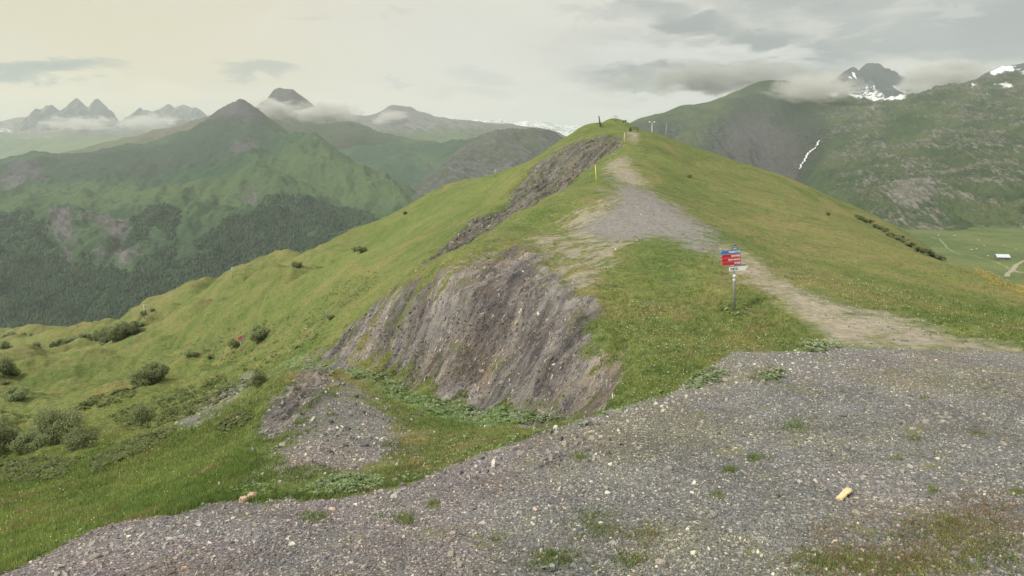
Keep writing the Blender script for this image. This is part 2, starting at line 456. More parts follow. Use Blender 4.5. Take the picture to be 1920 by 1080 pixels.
# -- gravel plateau, side patch, path
PLATEAU = [(-300,1900),(-300,1290),(-150,1160),(0,1078),(200,985),(330,965),(430,935),(500,945),(600,940),(700,925),(780,905),(850,868),(960,830),(1080,795),(1160,768),(1250,740),(1330,690),(1370,660),(1500,652),(1580,650),(1700,660),(1800,655),(1960,662),(2300,665),(2300,1900)]
SIDE = [(470,925),(500,870),(535,820),(575,770),(590,725),(610,695),(650,700),(690,735),(735,775),(765,830),(735,870),(650,900),(560,905)]
PATH = [(1180,345),(1200,348),(1225,362),(1260,380),(1300,405),(1345,440),(1362,470),(1330,480),(1285,462),(1235,440),(1190,455),(1150,450),(1100,440),(1075,425),(1085,412),(1120,405),(1140,395),(1150,350),(1140,325),(1150,300),(1165,288),(1175,290),(1172,320)]
DIRT = [(1335,440),(1400,470),(1450,508),(1510,545),(1570,570),(1650,580),(1740,600),(1760,622),(1850,632),(1980,650),(1980,668),(1600,655),(1545,635),(1525,612),(1485,592),(1445,562),(1400,530),(1350,498)]
DIRT2 = [(1158,345),(1140,330),(1130,318),(1150,298),(1162,285),(1180,292),(1190,318),(1215,340),(1230,365),(1200,350),(1180,345)]
DIRT3 = [(1183,248),(1200,252),(1196,272),(1186,275),(1175,262),(1172,252)]
TERR = [(960,455),(1030,430),(1060,400),(1110,365),(1140,350),(1165,400),(1190,455),(1160,500),(1125,540),(1115,600),(1020,540),(990,480)]
UNDER = [(930,765),(1160,765),(1140,690),(1090,660),(1000,690),(900,700),(850,740)]
mplat = zone(PLATEAU, 0, 26, 5)
mside = zone(SIDE, 10, 60, 20)
mpath = zone(PATH, 28, 140, 12)
mdirt = 1.0 * zone(DIRT, 18, 60, 10) + zone(DIRT2, 60, 150, 6) + 1.0 * zone(DIRT3, 120, 200, 3)
mterr = zone(TERR, 28, 90, 10)
SCREE = [(320,800),(350,770),(400,745),(440,715),(480,700),(520,700),(470,735),(430,760),(400,800),(340,820)]
mscree = zone(SCREE, 20, 70, 14)
FOOT = [(560,690),(640,665),(700,690),(650,690),(600,700)]
mfoot = zone(FOOT, 25, 60, 4)
# -- relief
X, Y = near.X, near.Y
Z0 = near.Z.copy()
leftw = sstep(760, 520, PXn)
hum = fbm(X / 30.0, Y / 40.0, 4, 5) * 1.1 + np.abs(fbm(X / 52 + 3, Y / 60, 3, 9)) * 1.9
amp_h = leftw * sstep(55, 150, Dn) * 3.0 + sstep(60, 140, Dn) * 0.35
sharp = rock
dz = hum * amp_h * (1 - sharp)
dz += fbm(X / 5.5, Y / 5.5, 4, 21) * (0.13 + 0.55 * leftw * sstep(22, 60, Dn)) * sstep(10, 22, Dn)
dz += fbm(X / 1.3, Y / 1.3, 3, 33) * 0.035
dz += fbm(X / 0.35, Y / 0.35, 2, 43) * 0.010 * sstep(40, 20, Dn)
s_ = 0.75 * X - 0.55 * Y + 0.30 * Z0
t_ = (2.1 * X + 4.0 * Y + 2.1 * Z0) / 5.0
strata = ridged(s_ / 1.15 + 0.25 * fbm(X / 4, Y / 4, 2, 3), t_ / 7.5, 5, 61, 0.6)
coarse = fbm(s_ / 5.0, t_ / 9.0, 3, 71)
midf = np.clip(mface, 0, 1)
dz += midf * (0.10 * strata + 0.55 * coarse + 0.45 * ridged(s_ / 3.6 + 0.5 * fbm(X / 6, Y / 6, 2, 8), t_ / 10, 3, 78) - 0.25 + 0.10 * fbm(s_ / 0.8, t_ / 1.6, 4, 77)) * sstep(19, 24, Dn)
sg = ridged(s_ / 3.2, t_ / 24.0, 5, 81, 0.6)
dz += np.clip(mgul, 0, 1) * (0.8 * sg - 0.6)
sb = ridged((X * 0.9 + Y * 0.15) / 0.8, (Y - X) / 5, 4, 91, 0.55)
dz += mbank * 0.16 * sb
near.Z = Z0 + dz
near.refresh()

# -- colour zones (what grows or lies where)
LUSH = [(-100,960),(60,960),(200,930),(300,880),(400,820),(480,780),(500,810),(440,870),(380,920),(300,960),(180,1000),(60,1050),(-100,1100)]
LUSH2 = [(1150,770),(1200,700),(1260,640),(1180,560),(1130,560),(1120,600),(1140,690)]
LUSH3 = [(560,560),(760,450),(900,380),(960,330),(880,345),(760,410),(600,500)]
HERB = [(520,690),(560,672),(640,690),(720,700),(790,745),(900,765),(1000,770),(1080,790),(1010,800),(900,800),(800,780),(740,750),(680,710),(600,690)]
lush = np.clip(0.8 * zone(LUSH, 8, 60, 22) + 0.5 * zone(LUSH2, 15, 40, 24) + 0.5 * zone(LUSH3, 80, 300, 14) + 0.7 * inpoly(PXn, PYn, HERB), 0, 1)
RED = [(560,690),(660,700),(720,760),(760,800),(850,830),(1000,830),(1070,795),(960,840),(860,870),(800,900),(740,860),(740,800),(700,760),(620,720)]
dry = np.clip(zone(RED, 10, 60, 14) * 1.3 + sstep(1230, 1500, PXn) * sstep(26, 34, Dn) * 0.42
              + sstep(0.2, 1.3, hum) * leftw * sstep(110, 180, Dn) * 0.45 + mterr * 0.5, 0, 1)
OR = [(1815,500),(1850,512),(1940,545),(2000,570),(2000,585),(1925,566),(1870,545),(1840,527)]
flow = zone(OR, 30, 80, 3)
attrs = {
 'grit': np.stack([np.clip(mplat + mside * 0.8 + mscree * 0.62 + mfoot * 0.8, 0, 1), rock, np.clip(mdirt, 0, 1)], -1),
 'grit2': np.stack([np.clip(mpath, 0, 1), mterr, flow], -1),
 'shale': np.clip(mgul, 0, 1),
 'herb': np.stack([lush, dry, zone(HERB, 12, 60, 3)], -1),
}
# -- material
def grass_colour(nt, p, gh, nbig, nmid, nsm, nfi):
    g = nt.mix(nt.ramp(nmid, 0.35, 0.65), (0.086, 0.118, 0.036), (0.134, 0.155, 0.050))
    g = nt.mix(nt.ramp(nbig, 0.42, 0.60, 0, 0.8), g, (0.140, 0.162, 0.050))
    g = nt.mix(nt.math('MULTIPLY', gh[0], nt.ramp(nmid, 0.25, 0.6, 0.3, 1.0)), g, (0.125, 0.170, 0.048))
    dryf = nt.math('MULTIPLY', gh[1], nt.ramp(nt.noise(nt.vmath('ADD', p, (31, 7, 3)), 0.33, 5, 0.7), 0.38, 0.62))
    g = nt.mix(dryf, g, (0.225, 0.175, 0.085))
    dist = nt.ramp(nt.sep(p)[1], 25.0, 110.0)
    lg = nt.noise(nt.comb(nt.math('MULTIPLY', nt.sep(p)[0], 0.16), nt.math('MULTIPLY', nt.sep(p)[1], 0.055), 3.3), 1.0, 7, 0.72, 0.7)
    g = nt.mix(nt.math('MULTIPLY', nt.ramp(lg, 0.50, 0.62), 0.55), g, (0.070, 0.118, 0.028))
    g = nt.mix(nt.math('MULTIPLY', nt.ramp(lg, 0.46, 0.36), 0.50), g, (0.215, 0.175, 0.078))
    rf = nt.ramp(nt.noise(nt.vmath('ADD', p, (3, 70, 3)), 0.55, 6, 0.72), 0.53, 0.68, 0, 0.55)
    g = nt.mix(rf, g, (0.185, 0.135, 0.075))
    dk = nt.ramp(nt.noise(nt.vmath('ADD', p, (63, 20, 3)), 0.8, 6, 0.75), 0.54, 0.66, 0, 0.6)
    g = nt.mix(dk, g, (0.052, 0.082, 0.028))
    g = nt.mix(nt.math('MULTIPLY', gh[2], nt.ramp(nsm, 0.42, 0.58, 0.0, 0.8)), g, (0.16, 0.23, 0.12))
    v = nt.ramp(nt.math('ADD', nt.math('MULTIPLY', nfi, 0.55), nt.math('MULTIPLY', nsm, 0.45)), 0.30, 0.70, 0.5, 1.5)
    return nt.mix(1.0, g, nt.comb(v, v, v), 'MULTIPLY')
def bedding(nt, p, c):
    """broad beds of darker and paler shale"""
    s = nt.vmath('DOT_PRODUCT', p, (0.75, -0.55, 0.30)); t = nt.vmath('DOT_PRODUCT', p, (0.42, 0.80, 0.42))
    bn = nt.noise(nt.comb(nt.math('MULTIPLY', s, 0.75), nt.math('MULTIPLY', t, 0.10), 0.0), 1.0, 5, 0.65, 0.5)
    f = nt.ramp(bn, 0.38, 0.60)
    return nt.mix(1.0, c, nt.mix(f, (0.60, 0.59, 0.61), (1.22, 1.20, 1.16)), 'MULTIPLY')
def terrain_mat():
    m, nt, b = new_mat('alpine_ground')
    p = nt.pos()
    ga = nt.sep(nt.attr('grit').outputs['Vector']); gb = nt.sep(nt.attr('grit2').outputs['Vector']); gh = nt.sep(nt.attr('herb').outputs['Vector'])
    nbig = nt.noise(p, 0.05, 4, 0.6)
    nmid = nt.noise(p, 0.45, 5, 0.65)
    nsm = nt.noise(p, 3.2, 5, 0.7)
    nfi = nt.noise(p, 16.0, 4, 0.75)
    nvf = nt.noise(p, 55.0, 2, 0.8)
    g = grass_colour(nt, p, gh, nbig, nmid, nsm, nfi)
    # small bare spots
    bare = nt.math('MULTIPLY', nt.ramp(nt.noise(nt.vmath('ADD', p, (5, 11, 0)), 0.9, 6, 0.72), 0.60, 0.68), 0.35)
    g = nt.mix(bare, g, (0.24, 0.21, 0.15))
    # gravel: chips of slate with pale limestone among them
    vc = nt.voro(p, 22.0, out='Color'); vs = nt.sep(vc)
    vd = nt.voro(p, 22.0)
    vc2 = nt.sep(nt.voro(p, 60.0, out='Color'))
    gr = nt.mix(vs[0], (0.100, 0.103, 0.104), (0.205, 0.204, 0.198))
    gr = nt.mix(nt.ramp(vc2[0], 0.6, 0.95, 0, 0.5), gr, (0.34, 0.335, 0.315))
    gr = nt.mix(nt.ramp(vs[1], 0.93, 0.96), gr, (0.52, 0.48, 0.40))
    gr = nt.mix(nt.ramp(vc2[1], 0.94, 0.96), gr, (0.52, 0.50, 0.45))
    gr = nt.mix(nt.ramp(vd, 0.25, 0.6, 0, 0.45), gr, (0.07, 0.07, 0.072))
    warm = nt.ramp(nt.noise(p, 0.25, 4, 0.6), 0.42, 0.62, 0, 0.75)
    gr = nt.mix(warm, gr, nt.mix(1.0, gr, (1.07, 0.98, 1.00), 'MULTIPLY'))
    olive = nt.ramp(nt.noise(nt.vmath('ADD', p, (50, 3, 0)), 0.30, 5, 0.65), 0.48, 0.64, 0, 0.8)
    gr = nt.mix(olive, gr, nt.mix(1.0, gr, (1.04, 1.02, 0.84), 'MULTIPLY'))
    gr = nt.mix(nt.math('MULTIPLY', nt.ramp(nt.sep(p)[0], 1.5, -4.0), nt.ramp(nt.sep(p)[1], 24.0, 14.0)), gr, nt.mix(1.0, gr, (1.03, 0.98, 1.01), 'MULTIPLY'))
    gv = nt.ramp(nmid, 0.3, 0.7, 0.8, 1.18)
    gr = nt.mix(1.0, gr, nt.comb(gv, gv, gv), 'MULTIPLY')
    # moss and grass creeping on gravel
    creep = nt.ramp(nt.noise(nt.vmath('ADD', p, (3, 40, 9)), 0.75, 6, 0.7), 0.57, 0.66, 0, 0.75)
    gr = nt.mix(creep, gr, nt.mix(nsm, (0.13, 0.16, 0.05), (0.20, 0.165, 0.09)))
    # rock strata
    s = nt.vmath('DOT_PRODUCT', p, (0.75, -0.55, 0.30)); t = nt.vmath('DOT_PRODUCT', p, (0.42, 0.80, 0.42))
    q = nt.comb(nt.math('MULTIPLY', s, 2.6), nt.math('MULTIPLY', t, 0.22), nt.math('MULTIPLY', nt.sep(p)[2], 0.25))
    st = nt.noise(q, 1.0, 7, 0.72, 0.35)
    q2 = nt.comb(nt.math('MULTIPLY', s, 8.0), nt.math('MULTIPLY', t, 0.9), nt.math('MULTIPLY', nt.sep(p)[2], 0.5))
    st2 = nt.noise(q2, 1.0, 5, 0.75, 0.5)
    iso = nt.noise(p, 1.4, 8, 0.74, 0.3)
    st = nt.math('ADD', nt.math('MULTIPLY', st, 0.5), nt.math('MULTIPLY', iso, 0.5))
    rk = nt.mix(nt.ramp(st, 0.40, 0.60), (0.132, 0.126, 0.130), (0.280, 0.260, 0.250))
    rk = nt.mix(nt.ramp(nt.noise(nt.vmath('ADD', p, (9, 9, 9)), 0.22, 5, 0.65), 0.48, 0.62, 0, 0.6), rk, (0.26, 0.195, 0.14))
    rk = nt.mix(nt.ramp(st2, 0.55, 0.68, 0, 0.5), rk, (0.50, 0.45, 0.36))
    rk = nt.mix(nt.ramp(nt.voro(nt.vmath('MULTIPLY', p, (1, 1, 1)), 9.0, out='Distance'), 0.30, 0.12, 0, 0.30), rk, (0.36, 0.34, 0.31))
    rk = nt.mix(nt.ramp(st2, 0.46, 0.32, 0, 0.6), rk, (0.100, 0.092, 0.098))
    rk = nt.mix(nt.ramp(nt.noise(nt.vmath('ADD', p, (2, 0, 5)), 0.5, 7, 0.75), 0.54, 0.62, 0, 0.75), rk, (0.135, 0.145, 0.065))
    rk = bedding(nt, p, rk)
    sh = nt.attr('shale').outputs['Fac']
    rk = nt.mix(nt.math('MULTIPLY', sh, nt.ramp(st, 0.30, 0.58, 0.9, 0.45)), rk, (0.080, 0.080, 0.076))
    # path and dirt
    pth = nt.mix(nt.ramp(nsm, 0.3, 0.7), (0.155, 0.145, 0.140), (0.245, 0.230, 0.220))
    pth = nt.mix(nt.ramp(nfi, 0.60, 0.72, 0, 0.7), pth, (0.55, 0.52, 0.47))
    drt = nt.mix(nt.ramp(nsm, 0.3, 0.7), (0.215, 0.190, 0.145), (0.330, 0.295, 0.235))
    drt = nt.mix(nt.ramp(nfi, 0.66, 0.74, 0, 0.7), drt, (0.6, 0.57, 0.5))
    # mixing with ragged edges
    e = nt.math('SUBTRACT', nt.math('ADD', nt.math('MULTIPLY', nt.noise(p, 0.7, 9, 0.78), 0.8), nt.math('MULTIPLY', nfi, 0.2)), 0.5)
    def edge(mk, k=1.6, lo=0.44, hi=0.56):
        return nt.ramp(nt.math('ADD', mk, nt.math('MULTIPLY', e, k)), lo, hi)
    # erosion streaks on the terrace run down the fall line
    tq = nt.comb(nt.math('MULTIPLY', s, 1.1), nt.math('MULTIPLY', t, 0.22), 0.0)
    te = nt.math('MULTIPLY', nt.math('SUBTRACT', nt.noise(tq, 1.0, 7, 0.72, 0.6), 0.5), 2.6)
    c = nt.mix(nt.ramp(nt.math('ADD', nt.math('MULTIPLY', gb[1], 0.60), te), 0.42, 0.70, 0, 0.9), g, drt)
    c = nt.mix(edge(nt.math('MULTIPLY', ga[2], 0.92), 3.2, 0.32, 0.95), c, drt)
    c = nt.mix(edge(nt.math('MULTIPLY', gb[0], 0.95), 3.4, 0.34, 0.80), c, pth)
    c = nt.mix(edge(ga[1], 3.0, 0.40, 0.60), c, rk)
    c = nt.mix(edge(ga[0], 3.0, 0.40, 0.60), c, gr)
    c = nt.mix(nt.math('MULTIPLY', gb[2], nt.ramp(nt.noise(p, 2.2, 4, 0.8), 0.48, 0.66, 0, 0.35)), c, (0.50, 0.30, 0.05))
    nt.put(b.inputs['Base Color'], c)
    hgt = nt.math('ADD', nt.math('MULTIPLY', nt.math('SUBTRACT', 1.0, vd), nt.math('MULTIPLY', ga[0], 0.03)), nt.math('MULTIPLY', nfi, 0.03))
    hgt = nt.math('ADD', hgt, nt.math('MULTIPLY', nsm, 0.09))
    hgt = nt.math('ADD', hgt, nt.math('MULTIPLY', nmid, 0.30))
    hgt = nt.math('ADD', hgt, nt.math('MULTIPLY', nt.math('MULTIPLY', nt.math('ADD', nt.math('MULTIPLY', st2, 0.5), iso), ga[1]), 0.5))
    nt.put(b.inputs['Normal'], nt.bump(hgt, 0.9, 1.0))
    b.inputs['Roughness'].default_value = 0.95
    return m
ridge = near.build('terrain', terrain_mat(), attrs)
tag(ridge, 'near grassy ridge with slate gravel plateau, footpath and eroded rock faces', 'terrain', kind='structure')
# ================================================================== FAR RANGES
def mountain_mat(name, green=(0.070, 0.105, 0.035), green2=(0.12, 0.145, 0.05), rockc=(0.15, 0.145, 0.14), rock2=(0.26, 0.24, 0.21), sc=1.0, forest=(0.028, 0.050, 0.025), tilt=(0.55, 0.25, 0.8), rock_bias=0.0):
    m, nt, b = new_mat(name)
    p = nt.pos()
    ps = nt.vmath('MULTIPLY', p, (sc, sc, sc))
    z = nt.sep(nt.attr('zone').outputs['Vector'])      # rock, snow, forest
    n1 = nt.noise(ps, 0.004, 6, 0.6); n2 = nt.noise(ps, 0.02, 6, 0.68); n3 = nt.noise(ps, 0.09, 5, 0.75)
    s = nt.vmath('DOT_PRODUCT', ps, tilt)
    q = nt.comb(nt.math('MULTIPLY', s, 0.09), nt.math('MULTIPLY', nt.sep(ps)[0], 0.02), nt.math('MULTIPLY', nt.sep(ps)[1], 0.02))
    st = nt.noise(q, 1.0, 6, 0.72, 0.9)
    g = nt.mix(nt.ramp(n1, 0.38, 0.62), green, green2)
    g = nt.mix(nt.ramp(n2, 0.50, 0.70, 0, 0.6), g, (green[0] * 0.62, green[1] * 0.66, green[2] * 0.7))
    lu = nt.math('ADD', nt.attr('lush').outputs['Fac'], nt.math('MULTIPLY', nt.math('SUBTRACT', n2, 0.5), 0.9))
    g = nt.mix(nt.ramp(lu, 0.10, 1.0, 0, 0.60), g, (0.072, 0.105, 0.040))
    g = nt.mix(nt.ramp(lu, -0.15, -0.9, 0, 0.85), g, (0.030, 0.042, 0.032))
    v = nt.ramp(n3, 0.3, 0.7, 0.72, 1.3)
    g = nt.mix(1.0, g, nt.comb(v, v, v), 'MULTIPLY')
    rk = nt.mix(nt.ramp(st, 0.35, 0.65), rockc, rock2)
    rk = nt.mix(nt.ramp(n3, 0.5, 0.35, 0, 0.6), rk, tuple(c * 0.5 for c in rockc))
    rk = nt.mix(nt.ramp(lu, -0.2, -0.9, 0, 0.8), rk, (0.055, 0.055, 0.060))
    e = nt.math('SUBTRACT', nt.math('ADD', nt.math('MULTIPLY', n2, 0.4), nt.math('MULTIPLY', st, 0.6)), 0.5)
    fr = nt.ramp(nt.math('ADD', nt.math('ADD', z[0], rock_bias), nt.math('MULTIPLY', e, 3.2)), 0.34, 0.74)
    c = nt.mix(fr, g, rk)
    ff = nt.ramp(nt.math('ADD', z[2], nt.math('MULTIPLY', nt.math('SUBTRACT', n2, 0.5), 2.0)), 0.42, 0.58)
    fo = nt.mix(nt.ramp(n3, 0.35, 0.65), tuple(c * 0.7 for c in forest), tuple(c * 1.5 for c in forest))
    c = nt.mix(ff, c, fo)
    fs = nt.ramp(nt.math('ADD', z[1], nt.math('ADD', nt.math('MULTIPLY', e, 2.4), nt.math('MULTIPLY', nt.math('SUBTRACT', n3, 0.5), 2.2))), 0.46, 0.60)
    fs = nt.math('MULTIPLY', fs, nt.ramp(z[1], 0.03, 0.25))
    c = nt.mix(fs, c, (0.66, 0.68, 0.69))
    nt.put(b.inputs['Base Color'], c)
    h = nt.math('ADD', nt.math('MULTIPLY', n2, 9.0 / sc), nt.math('MULTIPLY', n3, 2.2 / sc))
    h = nt.math('ADD', h, nt.math('MULTIPLY', nt.math('MULTIPLY', st, fr), 9.0 / sc))
    nt.put(b.inputs['Normal'], nt.bump(h, 0.55, 1.0))
    b.inputs['Roughness'].default_value = 1.0
    b.inputs['Specular IOR Level'].default_value = 0.05
    return m

def relief(f, amp, lam, seed, gul=0.6, aniso=1.0):
    X, Y = f.X, f.Y
    r = ridged(X / lam, Y / (lam * aniso), 6, seed, 0.5)
    n = fbm(X / lam * 2.1 + 7, Y / lam * 2.1, 5, seed + 5, 0.55)
    f.Z = f.Z + amp * (gul * r + (1 - gul) * n)
    f.refresh()

def fz(f, poly, soft=4, dlo=0, dhi=1e9):
    m = inpoly(f.PX, f.row0, poly) & (f.D > dlo) & (f.D < dhi)
    return gblur(m.astype(float), soft)

def far_build(f, name, mat, label, rock=None, snow=None, forest=None, lush=None):
    s = f.sl()
    z0 = np.zeros_like(f.Z)
    a = np.stack([z0 + (0 if rock is None else rock), z0 + (0 if snow is None else snow), z0 + (0 if forest is None else forest)], -1)
    o = f.build(name, mat, {'zone': a, 'lush': z0 + (0 if lush is None else lush)})
    tag(o, label, 'hills', kind='structure')
    return o

# ---- left massif across the valley
L1 = Field([
 [(-300,760,1250),(0,720,1300),(300,700,1350),(600,650,1500),(800,560,1900),(1000,480,2300),(1200,450,2600)],
 [(-300,640,1500),(0,610,1550),(200,590,1600),(400,560,1700),(600,500,1900),(760,440,2200),(900,420,2500)],
 [(-300,500,1900),(0,490,1900),(200,470,1950),(350,450,2000),(520,430,2100),(680,420,2350)],
 # terrace edge
 [(-300,395,2400),(0,385,2400),(100,384,2420),(230,374,2450),(340,358,2480),(440,346,2520),(500,352,2480),(560,372,2400)],
 [(-300,392,2600),(0,376,2620),(100,372,2640),(230,362,2700),(340,346,2750)],
 # bowl behind
 [(-300,360,3000),(0,340,3050),(150,335,3100),(300,322,3150),(420,300,3100)],
 # spur running down to the right
 [(340,358,2500),(420,318,2750),(480,292,2900),(540,268,3050),(570,262,3100),(600,264,3100),(640,288,3000),(700,328,2850),(760,355,2700),(815,378,2600),(900,420,2500)],
 [(600,278,3350),(640,304,3350),(700,345,3250),(760,375,3150),(830,400,3000)],
 [(560,320,2750),(600,350,2600),(680,380,2500)],
 # main crest
 [(-300,335,3700),(-100,315,3700),(0,303,3700),(40,291,3700),(75,288,3700),(110,297,3720),(170,290,3750),(250,275,3800),(330,262,3850),(370,240,3900),(410,216,3950),(428,202,3990),(440,194,4000),(447,190,4000),(456,192,4000),(472,204,4000),(500,222,3950),(530,248,3850),(560,262,3700)],
 [(400,262,3600),(450,240,3650),(480,250,3600)],
 [(-300,380,4400),(0,345,4400),(200,330,4500),(400,260,4600),(455,235,4650),(520,290,4500),(600,320,4200),(800,420,3800),(1000,470,3600)],
 [(-300,500,5600),(400,400,5600),(1000,560,5200)],
], -260, 1100, 520, 1250, 5400, 420, kx=90, kd=0.11, smooth=1e-7, step=24, cr=1)
relief(L1, 40, 430, 101, 0.75)
L1.Z += 14 * ridged((L1.X + 0.2 * L1.Y) / 150, (L1.Y - 0.2 * L1.X) / 520, 4, 155) * sstep(3500, 3000, L1.D)
L1.Z += 22 * ridged((L1.X - 0.35 * L1.Y) / 170, L1.Y / 1100, 4, 140) * sstep(900, 600, L1.PX) * sstep(2500, 2100, L1.D)
L1.refresh()
scars = np.zeros_like(L1.Z)
for poly in ([(85,410),(130,395),(150,415),(140,450),(150,480),(130,500),(118,470),(95,450)],
             [(165,385),(200,392),(240,405),(245,440),(270,470),(240,510),(215,500),(205,450),(180,420)],
             [(275,425),(300,430),(320,455),(305,470),(285,455)],
             [(172,450),(200,455),(200,500),(175,500)],
             [(440,345),(480,350),(500,370),(520,390),(490,395),(455,375)],
             [(15,385),(35,392),(30,410),(15,405)],
             [(425,268),(480,262),(480,285),(430,300)],
             [(0,325),(40,300),(80,300),(80,340),(30,360),(0,370)],
             [(395,215),(440,192),(475,200),(500,235),(430,228)]):
    scars = np.maximum(scars, fz(L1, poly, 5))
forest1 = np.clip(fz(L1, [(-260,400),(60,400),(90,440),(150,470),(200,500),(260,480),(300,470),(360,420),(420,410),(470,400),(500,370),(560,370),(640,390),(760,420),(860,440),(900,700),(-260,800)], 16) - scars, 0, 1)
lush1 = 0.95 * fz(L1, [(-260,350),(-260,398),(0,392),(230,384),(340,372),(440,362),(500,358),(600,378),(700,372),(800,385),(815,372),(700,322),(640,285),(600,262),(560,268),(480,300),(420,335),(300,345),(150,352)], 7) + 0.7 * fz(L1, [(250,372),(440,350),(560,372),(520,420),(420,410),(330,440),(260,420)], 8) + 0.7 * fz(L1, [(560,330),(620,320),(780,372),(760,400),(640,380)], 6)
lush1 -= 0.72 * fz(L1, [(60,300),(170,288),(330,262),(440,190),(480,200),(540,262),(440,300),(300,335),(100,345),(0,370),(-100,360),(0,300)], 7)
gl = np.clip(sstep(0.75, 1.2, L1.sl()) * 0.3, 0, 1)
mat_left = mountain_mat('green_massif', (0.024, 0.056, 0.028), (0.048, 0.080, 0.036), (0.075, 0.074, 0.080), (0.14, 0.128, 0.125), 0.8)
far_build(L1, 'hills', mat_left, 'large green massif across the valley on the left', rock=scars * 0.80 + gl * 0.15 + 0.30 * sstep(150, 310, L1.Z), forest=np.maximum(forest1 * 0.78, 0.40 * sstep(-150, -215, L1.Z)), lush=lush1)

# ---- cloud girdled peak behind it
L2 = Field([
 [(250,420,4700),(500,400,4700),(800,420,4700),(1000,420,4700)],
 [(250,340,5000),(400,300,5000),(500,270,5000),(640,300,4900),(800,330,4800),(1000,360,4800)],
 [(300,300,5500),(380,270,5500),(430,240,5500),(470,208,5500),(490,194,5500),(500,190,5500),(509,176,5500),(516,168,5500),(524,165,5500),(548,168,5500),(556,174,5500),(566,182,5500),(580,192,5500),(597,208,5500),(640,226,5450),(690,246,5400),(760,278,5300),(900,320,5200),(1000,350,5100)],
 [(300,360,6200),(500,260,6300),(530,240,6300),(600,280,6200),(800,360,6000),(1000,400,6000)],
], 280, 1000, 420, 4700, 6300, 200, kx=60, kd=0.07, smooth=1e-8, step=12, cr=1)
relief(L2, 16, 260, 202, 0.7)
mat_grey = mountain_mat('grey_green_peak', (0.035, 0.050, 0.026), (0.060, 0.072, 0.034), (0.055, 0.055, 0.057), (0.11, 0.105, 0.10), 0.6)
far_build(L2, 'hills', mat_grey, 'dark sloping peak girdled by cloud left of centre', rock=np.clip((L2.Z - 100) / 350, 0, 0.9))

# ---- brown ridge left
L3 = Field([
 [(-300,420,4700),(500,420,4700)],
 [(-300,360,5000),(0,340,5000),(200,310,5000),(500,270,5000)],
 [(-300,330,5600),(0,318,5600),(60,308,5600),(130,291,5600),(200,275,5600),(260,259,5600),(300,250,5600),(340,240,5600),(390,223,5600),(430,212,5600),(500,225,5600)],
 [(-300,400,6600),(200,350,6600),(430,300,6600),(500,310,6600)],
], -260, 520, 240, 4700, 6500, 150, kx=120, kd=0.12, smooth=1e-6)
relief(L3, 26, 600, 303, 0.6)
mat_brown = mountain_mat('brown_green_ridge', (0.055, 0.068, 0.030), (0.085, 0.090, 0.042), (0.10, 0.085, 0.075), (0.14, 0.115, 0.10), 0.6, rock_bias=0.12)
far_build(L3, 'hills', mat_brown, 'rounded brown and green ridge behind the left massif', rock=0.45 * sstep(230, 330, L3.PX))

# ---- far valley side under the needles
L4 = Field([
 [(-300,420,6700),(600,420,6700)],
 [(-300,310,7400),(0,300,7400),(200,290,7400),(500,280,7400)],
 [(-300,262,8600),(0,258,8600),(100,255,8600),(200,258,8600),(400,262,8600)],
 [(-300,240,9800),(0,233,9800),(60,226,9800),(120,228,9800),(200,238,9800),(260,246,9800),(400,250,9800),(520,262,9800)],
 [(-300,300,11500),(500,300,11500)],
], -260, 560, 240, 6700, 11500, 160, kx=150, kd=0.14, smooth=1e-6)
relief(L4, 85, 1300, 404, 0.7)
snow4 = fz(L4, [(0,243),(25,243),(35,252),(10,255),(-20,252)], 2) * 0.55
mat_far = mountain_mat('far_green_valley', (0.075, 0.110, 0.050), (0.11, 0.14, 0.06), (0.12, 0.12, 0.12), (0.22, 0.21, 0.20), 0.35)
far_build(L4, 'hills', mat_far, 'hazy green valley side below the jagged needles far left', rock=np.clip((L4.Z - 150) / 300, 0, 1), snow=snow4)

# ---- the needles
def needles(name, outline, d, thick, base_py, label, mat, seed):
    """rocky crest with real depth: a ridge along the outline, falling off to both sides"""
    xs = np.linspace(outline[0][0], outline[-1][0], 3 * int(outline[-1][0] - outline[0][0]) // 2)
    ys = np.interp(xs, [p[0] for p in outline], [p[1] for p in outline])
    X = (xs - 960) / FPX * d; Zc = -(ys - HY) / FPX * d; zb = -(base_py - HY) / FPX * d
    nt_ = 60; t = np.linspace(-1, 1, nt_)
    XX = np.repeat(X[None], nt_, 0); H = np.repeat((Zc - zb)[None], nt_, 0)
    YY = d + t[:, None] * thick + 0 * XX
    fall = np.clip(1 - np.abs(t), 0, 1)[:, None] ** 0.9
    nn = ridged(XX / 260, YY / 420, 5, seed, 0.55)
    ZZ = zb + H * fall * (1 + 0.22 * nn * (1 - fall) * 3) + 0.02 * d / 12 * 0.2 * ridged(XX / (d * 0.006), YY / (d * 0.02), 3, seed + 3)
    YY = YY + 60 * fbm(XX / 200, ZZ / 200, 3, seed + 9) * (1 - fall)
    ZZ[0] = ZZ[-1] = zb - 60
    V = np.stack([XX, YY, ZZ], -1).reshape(-1, 3)
    i = np.arange(V.shape[0]).reshape(nt_, -1)
    F = np.stack([i[:-1, :-1], i[:-1, 1:], i[1:, 1:], i[1:, :-1]], -1).reshape(-1, 4)
    zone_ = np.zeros((len(V), 3)); zone_[:, 0] = 1.3
    o = mesh_np(name, V, F, mat, {'zone': zone_})
    return tag(o, label, 'mountain', kind='structure')
mat_rockfar = mountain_mat('far_blue_rock', rockc=(0.10, 0.11, 0.12), rock2=(0.17, 0.175, 0.18), sc=0.3)
needles('mountain', [(55,246),(70,232),(75,214),(80,204),(88,196),(93,199),(98,196),(104,206),(110,214),(118,211),(128,208),(134,196),(140,186),(144,183),(150,189),(158,199),(165,203),(171,206),(174,197),(178,186),(182,184),(188,191),(196,203),(203,214),(210,226),(222,246)], 9600, 800, 262, 'three jagged rock needles standing above low cloud on far left', mat_rockfar, 501)
